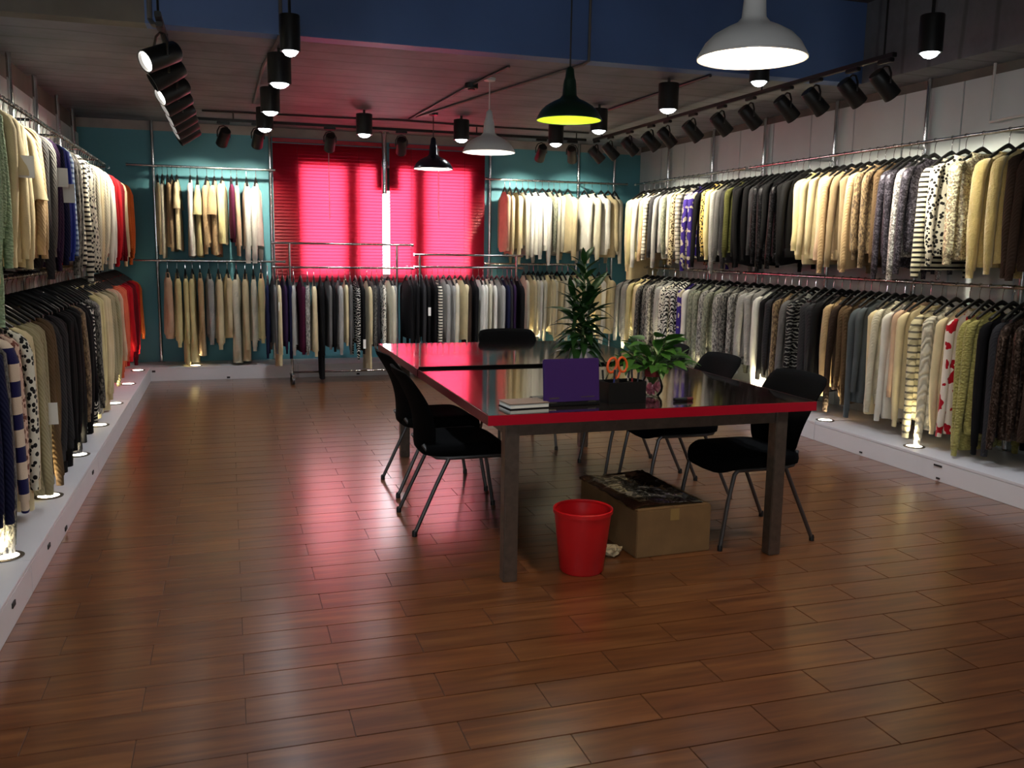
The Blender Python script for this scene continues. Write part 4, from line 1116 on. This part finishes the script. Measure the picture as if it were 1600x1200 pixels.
rail('RL', 'on lower rail behind chairs', 'garments on the lower rail behind the chairs', parse(
 '968:gr 976:gr.c 985:yl 993:cr 1001:td 1009:td.c 1018:tl 1027:gr 1036:lb 1045:zb 1054:zb.c 1062:pp 1070:wh 1079:gg 1088:gg.c 1098:tl 1109:gg 1121:tl.c 1133:td 1146:tl 1158:gr 1170:gr.c 1182:wh.l 1193:bk 1203:dg.c 1214:tb 1226:mg 1239:zg 1253:dg 1266:dg.c 1279:bk '
 '1291:bg 1303:br 1313:mb 1323:mb.c 1335:sl.c 1347:sl 1360:cr.c 1374:iv 1387:wh 1399:pe 1413:cr.c 1430:pl.c 1452:cb.f 1472:cr 1487:rp 1502:ch.f 1522:ch.f 1539:bk.c 1556:dg.c 1574:sw 1592:sw.c 1612:br 1636:br.c', fR(1.08)), 'y', RAIL_RX, LO_Z['R'])
rail('BRU', 'on upper teal-wall rail behind plant', 'garments on the upper teal-wall rail behind the plant', parse(
 '792:pe.c 800:cr 810:cr.c 820:iv 829:wh 840:wh.c 851:wh 861:gg 869:iv.c 878:iv 891:cr.c 917:wh.c 929:iv 943:wh 954:cr 964:iv.c', fB(2.0)), 'x', RAIL_BY, UP_Z['B'])
rail('BRL', 'on lower teal-wall rail behind plant', 'garments on the lower teal-wall rail behind the plant', parse(
 '822:iv.c 830:cr 837:iv 844:wh 851:iv.c 858:cr 866:iv 874:cr.c 882:iv 891:wh 900:cr.c 912:iv 926:cr 940:wh.c 952:cr', fB(1.0)), 'x', RAIL_BY, LO_Z['B'])
rail('BLU', 'on upper teal-wall rail beside bare floor', 'garments on the upper teal-wall rail away from the plants', parse(
 '246:cr.c 254:iv 262:bg.c 269:tp 277:cr.w 298:wh.l 309:yl.w 324:bg 336:bg.w 348:yl.c 362:bu.c 371:pe.c 386:wh.c 401:wh.c', fB(2.0)), 'x', RAIL_BY, UP_Z['B'])
rail('BLL', 'on lower teal-wall rail beside bare floor', 'garments on the lower teal-wall rail away from the plants', parse(
 '262:pe 277:yl 290:yl.x 301:yl.l 313:bg.x 327:gr 342:cr 356:cr.c 370:iv.l 384:cr.l 397:iv.c 409:yl.c', fB(1.0)), 'x', RAIL_BY, LO_Z['B'])
rail('K1', 'on taller wheeled rack', 'garments on the taller wheeled rack', parse(
 '419:nv 427:mg.c 435:cr.l:-0.42 443:pu 451:nv.c 460:gr.c 471:bu 482:tl 492:cr.c 502:bk.x 513:mg 521:bk.c 531:gr 541:cr 549:mg.c 557:zw 565:bk:-0.78 575:cr.x 583:td 591:dg 599:lb 609:iv 617:gr', fK(1.0)), 'x', RY, 1.265)
rail('K2', 'on lower wheeled rack', 'garments on the lower wheeled rack', parse(
 '638:bk 645:bk.c 653:bk 661:dg 669:bk.c:-0.5 678:bk 687:st 696:gr 705:gr.c 714:iv 723:cr.c 733:br 742:bk 751:wh 758:wh.c 765:iv 772:wh 780:gr 789:nv 796:dg.c 803:pu.c 811:bk.c', fK(1.0)), 'x', RY, 1.28)
rail('LU', 'on upper bare-floor rail', 'garments on the upper rail beside the bare floor', fill(parse(
 '-60:cr.c -8:mi.x 6:cr.c 14:cr.w:-0.45 24:cr.c 33:cr 43:cr.w 55:bg.c 65:dg 72:mg.c 80:pu.c:-0.42 88:nv:-0.48 96:bl 104:sb 112:td 119:st 127:st.c 135:lb.c 143:iv 150:cr.c 158:iv.c 166:wh 173:rd 180:rd.c 187:dr 191:cr 196:or 203:or.c', fL(2.05)), 0.118, 0.18), 'y', RAIL_LX, UP_Z['L'])
rail('LL', 'on lower bare-floor rail', 'garments on the lower rail beside the bare floor', fill(parse(
 '-60:dg.c -14:nv.c 4:td.l 14:sn 22:pk.c 33:lb 42:cr.l 52:ss.c 62:ss.l:-0.62 72:mb.c 84:dg 96:bk.l 108:bk.c 120:bk.l 129:tb 134:bk 139:zw.l 143:td 148:tl.c 155:yl.l 163:cr.l 172:ss 180:pe 187:co 193:co.c 199:rd 206:dr 212:rd.c 216:or', fL(1.05)), 0.122, 0.18), 'y', RAIL_LX, LO_Z['L'])
